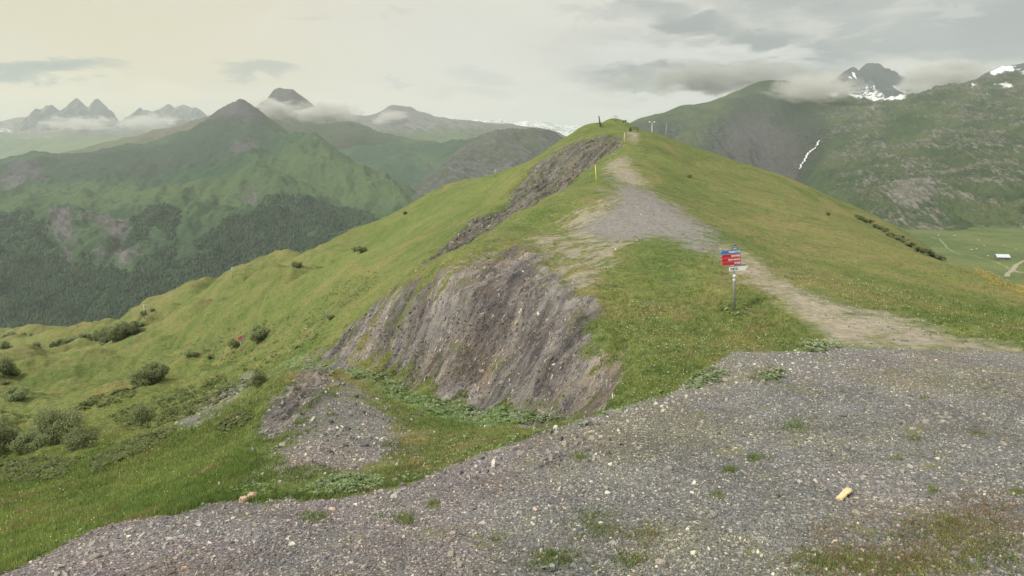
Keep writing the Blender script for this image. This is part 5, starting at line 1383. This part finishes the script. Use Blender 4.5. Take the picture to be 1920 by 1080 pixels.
# ---- grass and herbs
def zattr(x, y):
    return np.stack([samp(attrs['herb'][:, :, q], x, y) for q in range(3)], -1)
gm, nt, b = new_mat('grass_blades')
p = nt.pos(); gh = nt.sep(nt.attr('herb').outputs['Vector'])
gcol = grass_colour(nt, p, gh, nt.noise(p, 0.05, 4, 0.6), nt.noise(p, 0.45, 5, 0.65), nt.noise(p, 3.2, 5, 0.7), nt.noise(p, 16.0, 4, 0.75))
tv = nt.ramp(nt.attr('tone').outputs['Fac'], 0, 1, 1.3, 2.3)
leafy(gm, nt, b, nt.mix(1.0, gcol, nt.comb(tv, tv, tv), 'MULTIPLY'))
def blades(px, py, hgt, wid, nb, seed, name, label, veg=0.5, lean=0.35):
    rg = np.random.default_rng(seed)
    W_ = near.hits(px, py); ok = ~np.isnan(W_[:, 0]); W_ = W_[ok]
    x, y = W_[:, 0], W_[:, 1]
    bare = samp(np.clip(attrs['grit'].max(-1), 0, 1), x, y); bare = np.maximum(bare, samp(attrs['grit2'][:, :, 0], x, y)); bare = np.maximum(bare, 0.62 * samp(attrs['grit2'][:, :, 1], x, y))
    ok = bare + 0.8 * fbm(x / 1.2, y / 1.2, 3, seed) * 0.5 < veg
    W_ = W_[ok]; n = len(W_)
    W_ = np.repeat(W_, nb, 0); n = len(W_)
    sc_ = np.clip(W_[:, 1] / 22, 0.8, 2.2)
    W_[:, :2] += rg.normal(size=(n, 2)) * 0.045 * sc_[:, None]
    W_[:, 2] = near.at(W_[:, 0], W_[:, 1]) - 0.01
    h = hgt * (0.5 + rg.random(n)) * np.clip(W_[:, 1] / 24, 0.8, 1.25); a = rg.uniform(0, 6.28, n); w_ = wid * (0.6 + 0.8 * rg.random(n)) * np.minimum(sc_, 1.3)
    d_ = np.stack([np.cos(a), np.sin(a)], -1); l = (rg.normal(size=(n, 2)) * lean) * h[:, None]
    V = np.zeros((n, 3, 3)); V[:, 0] = W_; V[:, 1] = W_; V[:, 2] = W_
    V[:, 0, :2] -= d_ * w_[:, None]; V[:, 1, :2] += d_ * w_[:, None]; V[:, 2, :2] += l; V[:, 2, 2] += h
    at_ = np.repeat(zattr(W_[:, 0], W_[:, 1]), 3, 0)
    tone = np.repeat(rg.random(n), 3)
    o = mesh_np(name, V.reshape(-1, 3), np.arange(3 * n).reshape(n, 3), gm, {'herb': at_, 'tone': tone}, smooth=False)
    return tag(o, label, 'grass', kind='stuff')
rg = np.random.default_rng(5)
n_ = 190000
px = rg.uniform(-60, 1980, n_); py = rg.uniform(380, 1100, n_)
kp = rg.random(n_) < sstep(450, 720, py) * 0.72 + 0.20
px, py = px[kp], py[kp]
blades(px, py, 0.085, 0.012, 4, 41, 'grass', 'short alpine grass on the slopes around the plateau', 0.42)
px = rg.uniform(-60, 620, 26000); py = rg.uniform(660, 1100, 26000)
kp = rg.random(26000) < sstep(660, 900, py)
px, py = px[kp], py[kp]
blades(px, py, 0.12, 0.011, 5, 42, 'grass', 'taller meadow grass on the lower left slope', 0.30, 0.25)

# tufts scattered on the gravel
TUFT = [(1120,985,60,30,1),(1210,1000,40,22,1),(1040,1050,60,25,1),(1180,1050,40,20,1),(1600,1060,120,30,.8),(1760,1000,120,60,.6),(1850,1040,100,50,.6),(1700,1070,90,20,.8),(1365,882,10,6,1),(1420,858,24,8,.8),(1715,822,12,8,.8),(1830,812,10,7,.7),(1730,748,8,6,.8),(1085,857,14,8,.8),
        (760,975,16,12,1),(812,945,14,8,1),(710,970,40,10,.6),(590,970,30,10,.6),(1370,880,10,6,1),(1345,930,14,10,.6),(1445,705,30,16,.8),(1415,710,12,8,1),(1490,800,30,14,.5),(1680,860,14,6,.5),(1905,925,12,10,.6),(1750,920,10,8,.6),(1780,975,40,16,.6),(1540,1050,60,20,.8),(940,1010,50,14,.35),(560,905,70,16,.9),(480,925,40,14,.9)]
qx, qy = [], []
for (cx_, cy_, rx, ry, de) in TUFT:
    m_ = int(rx * ry * de * (0.08 if rx > 30 else 0.38))
    qx.append(cx_ + rg.normal(size=m_) * rx * 0.5); qy.append(cy_ + rg.normal(size=m_) * ry * 0.5)
qx, qy = np.concatenate(qx), np.concatenate(qy)
blades(qx, qy, 0.075, 0.010, 5, 43, 'grass_tufts', 'scattered grass tufts rooting in the gravel', 9, 0.5)

M_rust, nt, b = new_mat('rusty_grass')
leafy(M_rust, nt, b, nt.mix(nt.attr('tone').outputs['Fac'], (0.16, 0.13, 0.07), (0.34, 0.24, 0.15)), 0.4)
gm_keep = gm; gm = M_rust
RT = [(1600,1050,140,40,.5),(1780,1000,120,60,.5),(1860,960,90,60,.4),(1820,800,120,40,.12),(1700,1060,120,30,.5),(1250,870,150,60,.06),(1350,800,160,40,.06),(1150,1020,140,50,.12),(1560,1000,80,40,.2),(900,1020,200,50,.05)]
qx = np.concatenate([cx_ + rg.normal(size=int(rx * ry * de * 0.22)) * rx * 0.5 for (cx_, cy_, rx, ry, de) in RT]); qy = np.concatenate([cy_ + rg.normal(size=int(rx * ry * de * 0.22)) * ry * 0.5 for (cx_, cy_, rx, ry, de) in RT])
blades(qx, qy, 0.06, 0.006, 6, 44, 'dry_grass', 'thin rusty dry grass growing through the gravel', 9, 0.5)
gm = gm_keep
# broad leaved herbs
hm_, nt, b = new_mat('herb_leaves')
t_ = nt.attr('tone').outputs['Fac']
leafy(hm_, nt, b, nt.mix(t_, (0.12, 0.175, 0.075), (0.27, 0.34, 0.18)), 0.3)
def herbs(spots, size, seed, name, label):
    rg = np.random.default_rng(seed)
    qx, qy = [], []
    for poly, m_ in spots:
        xs_ = [q[0] for q in poly]; ys_ = [q[1] for q in poly]
        ax = rg.uniform(min(xs_), max(xs_), m_ * 4); ay = rg.uniform(min(ys_), max(ys_), m_ * 4)
        ok = inpoly(ax, ay, poly) & (fbm(ax / 14, ay / 8, 3, seed) > -0.25)
        qx.append(ax[ok][:m_]); qy.append(ay[ok][:m_])
    W_ = near.hits(np.concatenate(qx), np.concatenate(qy)); W_ = W_[~np.isnan(W_[:, 0])]
    W_ = np.repeat(W_, 4, 0); n = len(W_); sc_ = np.clip(W_[:, 1] / 20, 0.7, 1.8)
    W_[:, :2] += rg.normal(size=(n, 2)) * size * 0.9 * sc_[:, None]; W_[:, 2] = near.at(W_[:, 0], W_[:, 1]) + rg.uniform(0.01, 0.11, n) * sc_
    a = rg.uniform(0, 6.28, n); s_ = size * (0.5 + rg.random(n)) * sc_
    u = np.stack([np.cos(a), np.sin(a), rg.uniform(-0.4, 0.5, n)], -1) * s_[:, None]; v = np.stack([-np.sin(a), np.cos(a), rg.uniform(-0.4, 0.4, n)], -1) * s_[:, None] * 0.7
    V = np.stack([W_ - u * 0.6, W_ - u * 0.1 - v, W_ + u * 0.7 - v * 0.6, W_ + u, W_ + u * 0.7 + v * 0.6, W_ - u * 0.1 + v], 1)
    F = (np.arange(n)[:, None, None] * 6 + np.array([[0, 1, 2], [0, 2, 3], [0, 3, 4], [0, 4, 5]])[None]).reshape(-1, 3)
    o = mesh_np(name, V.reshape(-1, 3), F, hm_, {'tone': np.repeat(rg.random(n), 6)}, smooth=False)
    return tag(o, label, 'plants', kind='stuff')
herbs([([(560,925),(600,900),(660,890),(715,895),(720,912),(660,925),(600,935)], 420), ([(430,925),(480,905),(520,915),(500,935),(450,935)], 60),
       ([(745,905),(820,860),(960,815),(970,835),(850,880),(790,905)], 60), ([(800,830),(880,815),(900,830),(820,850)], 20)], 0.04, 51, 'broadleaf_plants', 'clumps of broad leaved green plants at the gravel edge')
herbs([([(1270,735),(1300,705),(1340,692),(1365,690),(1360,715),(1310,728)], 90), ([(1500,648),(1570,640),(1590,652),(1545,662),(1510,660)], 50), ([(1350,575),(1400,572),(1405,596),(1350,600)], 14), ([(1085,800),(1150,770),(1200,750),(1250,735),(1260,742),(1180,772),(1100,800)], 40), ([(1425,700),(1465,695),(1470,712),(1430,716)], 40)], 0.05, 52, 'broadleaf_plants', 'pale leafy herbs below the signpost along the plateau rim')
herbs([([(530,690),(570,676),(640,692),(720,702),(790,745),(900,765),(990,772),(1060,785),(1000,795),(900,795),(810,778),(745,748),(690,716),(600,700)], 1200)], 0.036, 53, 'broadleaf_plants', 'band of pale leafy herbs along the foot of the rock face')

M_heath, nt, b = new_mat('tall_herb_leaves')
leafy(M_heath, nt, b, nt.mix(nt.attr('tone').outputs['Fac'], (0.070, 0.095, 0.035), (0.165, 0.185, 0.080)), 0.35)
hm_ = M_heath
herbs([([(380,660),(430,610),(520,600),(620,570),(600,640),(520,680),(470,700),(400,700)], 500), ([(200,780),(300,740),(420,700),(480,720),(400,760),(300,800),(240,810)], 900), ([(130,770),(180,740),(260,725),(250,745),(170,770)], 350), ([(0,770),(60,780),(30,800),(0,800)], 120), ([(160,870),(260,820),(330,800),(330,820),(240,860),(180,890)], 500), ([(600,560),(660,520),(720,500),(700,540),(640,580)], 200), ([(400,800),(460,770),(470,790),(420,820)], 150), ([(0,860),(150,860),(120,900),(0,910)], 400), ([(290,640),(330,630),(420,640),(400,665),(320,665)], 160)], 0.05, 57, 'tall_herbs', 'darker patches of tall herbs and heath on the left slope')
# flowers
def dots(polys, size, mat, seed, name, label, up=0.10, dens=-9):
    rg = np.random.default_rng(seed)
    qx, qy = [], []
    for poly, m_ in polys:
        xs_ = [q[0] for q in poly]; ys_ = [q[1] for q in poly]
        ax = rg.uniform(min(xs_), max(xs_), m_ * 3); ay = rg.uniform(min(ys_), max(ys_), m_ * 3)
        ok = inpoly(ax, ay, poly) & (fbm(ax / 30, ay / 16, 2, seed) > dens); qx.append(ax[ok][:m_]); qy.append(ay[ok][:m_])
    W_ = near.hits(np.concatenate(qx), np.concatenate(qy)); W_ = W_[~np.isnan(W_[:, 0])]
    n = len(W_); s_ = size * (0.6 + 0.8 * rg.random(n)) * np.clip(W_[:, 1] / 22, 0.8, 2.4)
    c_ = W_ + np.array([0, 0, 1]) * (up * np.clip(W_[:, 1] / 22, 0.8, 2.0))[:, None]
    o8 = np.array([(1, 0, 0), (-1, 0, 0), (0, 1, 0), (0, -1, 0), (0, 0, 0.6), (0, 0, -0.6)], float)
    V = (c_[:, None] + o8[None] * s_[:, None, None]).reshape(-1, 3)
    tri = np.array([[0, 2, 4], [2, 1, 4], [1, 3, 4], [3, 0, 4], [2, 0, 5], [1, 2, 5], [3, 1, 5], [0, 3, 5]])
    F = (np.arange(n)[:, None, None] * 6 + tri[None]).reshape(-1, 3)
    o = mesh_np(name, V, F, mat, smooth=False)
    return tag(o, label, 'flowers', kind='stuff')
M_wf = plain('white_petals', (0.72, 0.74, 0.62), 0.7, 0.1); M_yf = plain('yellow_petals', (0.55, 0.50, 0.12), 0.7, 0.1); M_of = plain('orange_petals', (0.62, 0.34, 0.05), 0.7, 0.1)
dots([([(1160,560),(1360,600),(1500,650),(1360,690),(1250,735),(1160,765),(1150,680)], 420), ([(1500,500),(1920,600),(1920,655),(1500,600)], 300), ([(1500,640),(1570,640),(1580,655),(1510,660)], 120), ([(0,840),(300,840),(430,900),(200,990),(0,1060)], 140), ([(700,900),(1000,810),(1050,800),(800,900)], 120)], 0.012, M_wf, 61, 'flowers', 'tiny white flowers sprinkled in the grass')
dots([([(0,660),(400,620),(600,620),(500,800),(0,960)], 700), ([(1400,420),(1900,580),(1500,560)], 60)], 0.012, M_yf, 62, 'flowers', 'tiny yellow flowers sprinkled on the slopes')
dots([([(1820,502),(1870,518),(1930,540),(1990,560),(1990,578),(1925,560),(1870,541),(1835,520)], 1000)], 0.011, M_of, 63, 'flowers', 'patch of orange flowers at the right edge of the slope', 0.12)

# ================================================================== SINGLE STONES
def stone_proto(seed, flat):
    rg = random.Random(seed)
    V = []; n1, n2 = 9, 6
    for i in range(n2 + 1):
        th = math.pi * i / n2
        for j in range(n1):
            ph = 2 * math.pi * j / n1 + rg.uniform(-0.15, 0.15)
            r = 1 + rg.uniform(-0.22, 0.18)
            x, y, z = r * math.sin(th) * math.cos(ph), r * math.sin(th) * math.sin(ph), r * math.cos(th)
            q = [max(-0.78, min(0.78, c_)) for c_ in (x, y, z)]
            V.append((q[0], q[1] * 0.72, q[2] * flat))
    F = [(i * n1 + j, (i + 1) * n1 + j, (i + 1) * n1 + (j + 1) % n1, i * n1 + (j + 1) % n1) for i in range(n2) for j in range(n1)]
    return np.array(V), np.array(F)
M_slab = plain('slate_slab', (0.135, 0.135, 0.138), 0.8, 0.2, var=0.3, scale=3)
sprot = []
for q in range(6):
    V, F = stone_proto(40 + q, (0.45, 0.6, 0.35, 0.55, 0.7, 0.3)[q]); sprot.append(mesh_np('stone', V, F, M_stone, smooth=False))
slabp = []
for q in range(2):
    V, F = stone_proto(60 + q, 0.16); slabp.append(mesh_np('slate_slab', V, F, M_slab, smooth=False))
first = set()
def stone(px, py, wpx, label, group=None, kind='stone', rz=None, tone=None, hs=1.0):
    g = near.hit(px, py)
    if g is None: return
    pr = (sprot if kind == 'stone' else slabp); k_ = random.randrange(len(pr)); pr = pr[k_]
    if pr.name in first: o = pr.copy(); C.objects.link(o)
    else: o = pr; first.add(pr.name)
    s_ = wpx * g.y / FPX / 1.55
    o.location = (g.x, g.y, g.z + s_ * (0.10 if kind == 'stone' else 0.03)); o.scale = (s_, s_, s_ * hs)
    o.rotation_euler = (random.uniform(-0.25, 0.25), random.uniform(-0.25, 0.25), random.uniform(0, 6.28) if rz is None else rz)
    tag(o, label, 'rock', group)
    return o
stone(433, 916, 8, 'white stone in grass above the two orange tinged blocks')
stone(454, 911, 10, 'white oval stone in grass right above the two orange tinged blocks')
stone(177, 1047, 20, 'long flat pale stone near the bottom left rim of the gravel')
stone(199, 1039, 16, 'greyish pale stone touching the long flat one near the bottom left rim')
stone(185, 1032, 9, 'small pale stone above the long flat one near the bottom left rim')
stone(64, 1067, 11, 'small pale stone nearest the bottom left corner')
stone(703, 936, 15, 'pale stone in the grass edge at the end of the left gravel strip')
stone(740, 900, 14, 'grey pointed stone in the grass between shelf and plateau')
stone(802, 896, 11, 'round grey stone at the edge of the reddish grass')
stone(845, 1042, 18, 'pointed pale stone in the lower middle of the gravel')
stone(862, 1062, 14, 'narrow upright pale stone low in the middle of the gravel')
stone(1255, 880, 16, 'flat white stone alone in the middle of the gravel')
stone(1338, 967, 18, 'rounded pale grey stone below the centre of the gravel')
stone(1239, 1058, 20, 'angular pinkish pale stone near the bottom middle edge')
stone(1420, 868, 8, 'small bright white stone in the middle of the gravel')
stone(1707, 910, 13, 'bright white angular stone right of the split wooden log')
stone(1692, 886, 12, 'pale stone above the bright white one right of the log')
stone(1592, 985, 12, 'pale round stone below the split wooden log')
stone(1605, 962, 20, 'flat pale orange stone group piece below and right of the log')
stone(1650, 1040, 14, 'pale stone with a flat top near the bottom right grass')
stone(1604, 1058, 14, 'grey rounded stone near the bottom edge right of centre')
stone(1737, 794, 18, 'long cream stone beside the pile of stones on the right')
stone(1480, 1034, 16, 'pale flat stone near the bottom between centre and log')
stone(1523, 972, 14, 'flat pink stone left below the split wooden log')
stone(1360, 715, 14, 'cream coloured stone on the upper rim of the gravel')
stone(1387, 688, 12, 'pale stone where gravel rim meets the grass below the signpost')
stone(1883, 835, 14, 'flat pale slab near the right edge of the gravel')
grp = 'stones of the small pile on the right of the gravel'
for n_, (px, py, w_) in enumerate(((1757, 776, 11), (1762, 795, 8), (1765, 783, 10), (1768, 793, 12), (1775, 775, 9), (1778, 795, 11), (1781, 785, 10), (1790, 790, 9), (1801, 786, 9))):
    stone(px, py, w_, ORD[n_] + ' pale stone from the left in the small pile on the right gravel', grp)
grp = 'stones in a loose line near the upper rim of the gravel'
for n_, (px, py, w_) in enumerate(((1437, 730, 8), (1490, 716, 8), (1497, 712, 8), (1500, 720, 7), (1505, 715, 9), (1514, 711, 10), (1522, 709, 9), (1530, 715, 7), (1547, 722, 8))):
    stone(px, py, w_, ORD[n_] + ' pale stone from the left in the loose line near the gravel rim', grp)
grp = 'dark slate slabs lying on the gravel'
for (px, py, w_, txt) in ((1565, 772, 22, ''), (1580, 778, 24, ''), (1600, 772, 22, ''), (1612, 768, 16, ''), (1590, 766, 16, ''), (1570, 780, 16, ''), (1740, 850, 26, ''), (1748, 855, 20, ''), (1735, 844, 18, ''), (1858, 709, 16, ''), (1866, 712, 14, ''), (1846, 706, 12, ''), (1872, 708, 10, ''), (1625, 736, 16, ''), (1650, 725, 10, ''), (1710, 742, 14, ''), (1626, 676, 16, ''), (1620, 668, 12, ''), (1752, 663, 12, ''), (1660, 720, 10, ''), (1588, 793, 12, '')):
    stone(px, py, w_, 'dark flat slate slab lying on the gravel', grp, 'slab')
grp = 'pale stones scattered over the gravel'
rr2 = random.Random(3)
cnt = 0
while cnt < 85:
    px_, py_ = rr2.uniform(60, 1900), rr2.uniform(700, 1070)
    if not (py_ > np.interp(px_, [0, 200, 430, 850, 1080, 1250, 1400, 1900], [1080, 1010, 955, 900, 810, 760, 690, 690])): continue
    stone(px_, py_, rr2.uniform(5, 11), 'small pale stone scattered singly on the dark gravel', grp); cnt += 1
grp = 'pale stones among the left slope scree'
for i in range(46):
    t = rr2.random(); px_ = 325 + 175 * t + rr2.gauss(0, 12); py_ = 800 - 85 * t + rr2.gauss(0, 12)
    stone(px_, py_, rr2.uniform(2.5, 6), 'small pale stone in the scree patch on the left slope', grp)
for (px_, py_, w_) in ((448, 783, 9), (440, 792, 5), (574, 617, 6)): stone(px_, py_, w_, 'small pale stone in the scree patch on the left slope', grp)
grp = 'small stones at the left rim of the gravel'
for i in range(38):
    px_ = rr2.uniform(60, 620); py_ = np.interp(px_, [0, 200, 430, 620], [1072, 1005, 948, 950]) + abs(rr2.gauss(8, 12))
    stone(px_, py_, rr2.uniform(4, 9), 'small pale stone at the left rim of the gravel', grp)
M_pink = plain('ochre_limestone', (0.46, 0.335, 0.25), 0.85, 0.1, var=0.3, scale=3)
for px_, py_, w_, t_ in ((456, 942, 16, 'orange tinged block, left one of the two large stones at the left gravel edge'), (473, 935, 17, 'orange tinged block, right one of the two large stones at the left gravel edge')):
    o = stone(px_, py_, w_, t_, hs=1.25); o.data = o.data.copy(); o.data.materials[0] = M_pink; o.location.z += 0.03
# valley boulders
grp = 'pale boulders on the valley meadow'
for (px_, py_, w_) in ((1835, 450, 5), (1846, 464, 5), (1822, 469, 4), (1831, 469, 4), (1853, 480, 4), (1883, 459, 3), (1905, 469, 4), (1865, 498, 3), (1760, 441, 4), (1790, 443, 5)):
    x, d = vpt(px_, py_); o = sprot[0].copy(); C.objects.link(o); s_ = w_ * d / FPX / 1.55
    o.location = (x, d, vz(x, d) + s_ * 0.1); o.scale = (s_, s_, s_ * 0.8); o.rotation_euler = (0, 0, random.uniform(0, 6)); o.name = 'boulder'
    tag(o, 'pale boulder lying on the valley meadow left of and behind the hut', 'boulder', grp)

# ---- piece of split log
g = near.hit(1583, 931); k = g.y / FPX
L_ = 0.42; r_ = 6.2 * k
lg = empty('log', (g.x, g.y, g.z + r_ * 0.7), 'short split wooden log with bright yellow face lying on the gravel', 'log', rz=R(47))
m = MB(); nn = 12
ring = []
for i in range(9):
    u = -L_ / 2 + L_ * i / 8
    ring.append([(u + random.uniform(-.006, .006), r_ * (1 + random.uniform(-.08, .08)) * math.cos(a), r_ * (0.80 if math.sin(a) > 0.45 else 1.0) * min(math.sin(a), 0.62) * (1 + random.uniform(-.06, .06))) for a in [2 * math.pi * q / nn for q in range(nn)]])
vs = [v for rg_ in ring for v in rg_]
m.add(vs, [(i * nn + q, i * nn + (q + 1) % nn, (i + 1) * nn + (q + 1) % nn, (i + 1) * nn + q) for i in range(8) for q in range(nn)] + [tuple(range(nn))[::-1], tuple(range(8 * nn, 9 * nn))])
mt, nt, b = new_mat('split_wood')
p = nt.node('ShaderNodeTexCoord').outputs['Object']
pq = nt.vmath('MULTIPLY', p, (6, 90, 60))
nt.put(b.inputs['Base Color'], nt.mix(nt.ramp(nt.noise(pq, 1.0, 4, 0.7), 0.35, 0.65), (0.50, 0.38, 0.20), (0.74, 0.62, 0.40)))
m.build('wood', mt, lg)
m = MB(); ar = [a for a in [math.pi + math.pi * q / 8 for q in range(9)]]
for rr_, off in ((r_ * 1.06, 0),):
    vs = [(u, rr_ * math.cos(a), rr_ * math.sin(a)) for u in (-L_ / 2 * 0.98, L_ / 2 * 0.98) for a in ar]
    m.add(vs, [(q, q + 1, 9 + q + 1, 9 + q) for q in range(8)])
m.build('bark', M_bark, lg)

# ================================================================== LOW CLOUD BANKS (inside the air of the valley)
def cloud(px0, px1, py0, py1, d, depth, dens, label, seed, col=(0.95, 0.95, 0.93), thr=0.45, sc=1.0, flatbase=0.0):
    x0, x1 = (px0 - 960) / FPX * d, (px1 - 960) / FPX * d; z0, z1 = -(py1 - HY) / FPX * d, -(py0 - HY) / FPX * d
    cx_, cz_ = (x0 + x1) / 2, (z0 + z1) / 2; rx, rz_ = (x1 - x0) / 2, (z1 - z0) / 2
    V = []; n1, n2 = 24, 12
    for i in range(n2 + 1):
        th = math.pi * i / n2
        for j in range(n1):
            ph = 2 * math.pi * j / n1
            V.append((rx * math.sin(th) * math.cos(ph), depth * math.sin(th) * math.sin(ph), rz_ * math.cos(th)))
    F = [(i * n1 + j, (i + 1) * n1 + j, (i + 1) * n1 + (j + 1) % n1, i * n1 + (j + 1) % n1) for i in range(n2) for j in range(n1)]
    m = bpy.data.materials.new('cloud'); m.use_nodes = True; nt = NT(m.node_tree); m.node_tree.nodes.remove(m.node_tree.nodes['Principled BSDF'])
    p = nt.node('ShaderNodeTexCoord').outputs['Object']
    un = nt.vmath('MULTIPLY', p, (1 / rx, 1 / depth, 1 / rz_))
    r = nt.vmath('LENGTH', un)
    ns = nt.noise(nt.vmath('ADD', nt.vmath('MULTIPLY', p, (1 / (rz_ * 2.2), 1 / (rz_ * 2.2), 1 / (rz_ * 1.1))), (seed * 3.1, seed, 0)), 1.9 * sc, 6, 0.62, 0.4)
    f = nt.ramp(nt.math('SUBTRACT', nt.math('ADD', nt.math('MULTIPLY', nt.math('SUBTRACT', ns, 0.5), 2.0), nt.math('MULTIPLY', nt.math('SUBTRACT', 1.0, r), 0.8)), thr), -0.20, 0.25)
    f = nt.math('MULTIPLY', f, nt.ramp(r, 1.0, 0.75))
    pv = nt.node('ShaderNodeVolumePrincipled'); pv.inputs['Color'].default_value = (*col, 1); pv.inputs['Anisotropy'].default_value = 0.3
    nt.put(pv.inputs['Density'], nt.math('MULTIPLY', f, dens))
    nt.l.new(pv.outputs[0], m.node_tree.nodes['Material Output'].inputs['Volume'])
    o = mesh_np('cloud', V, F, m, smooth=True); o.location = (cx_, d, cz_)
    return tag(o, label, 'cloud', kind='stuff')
cloud(505, 700, 184, 236, 4750, 260, 0.020, 'white cloud bank lying across the right foot of the dark sloping peak left of centre', 1, thr=0.36)
cloud(462, 570, 176, 230, 4700, 200, 0.020, 'white cloud wisps wrapping the left foot of the dark sloping peak', 10, thr=0.36)
cloud(50, 245, 210, 256, 8900, 400, 0.012, 'pale cloud below the three rock needles', 2)
cloud(190, 360, 204, 256, 9100, 400, 0.012, 'pale cloud at the foot of the serrated crest', 3)
cloud(680, 785, 200, 244, 6500, 250, 0.012, 'small cloud hanging on the hooked summit', 4)
cloud(1080, 1600, 96, 190, 4000, 400, 0.016, 'long grey cloud resting on the right mountain', 5, col=(0.82, 0.84, 0.84), thr=0.42)
cloud(1420, 1640, 128, 200, 2800, 240, 0.012, 'thin cloud veil over the shoulder left of the snowy peaks', 6, thr=0.34)
cloud(1490, 1586, 132, 196, 4400, 160, 0.012, 'cloud clinging to the left flank of the pointed snowy peak', 8, thr=0.40)
cloud(1655, 1800, 134, 204, 4700, 160, 0.016, 'cloud rolling over the right shoulder of the rounded summit', 9, thr=0.40)
cloud(1670, 1900, 104, 200, 4900, 350, 0.016, 'mist between the snowy peaks and the right shoulder', 7, thr=0.30)
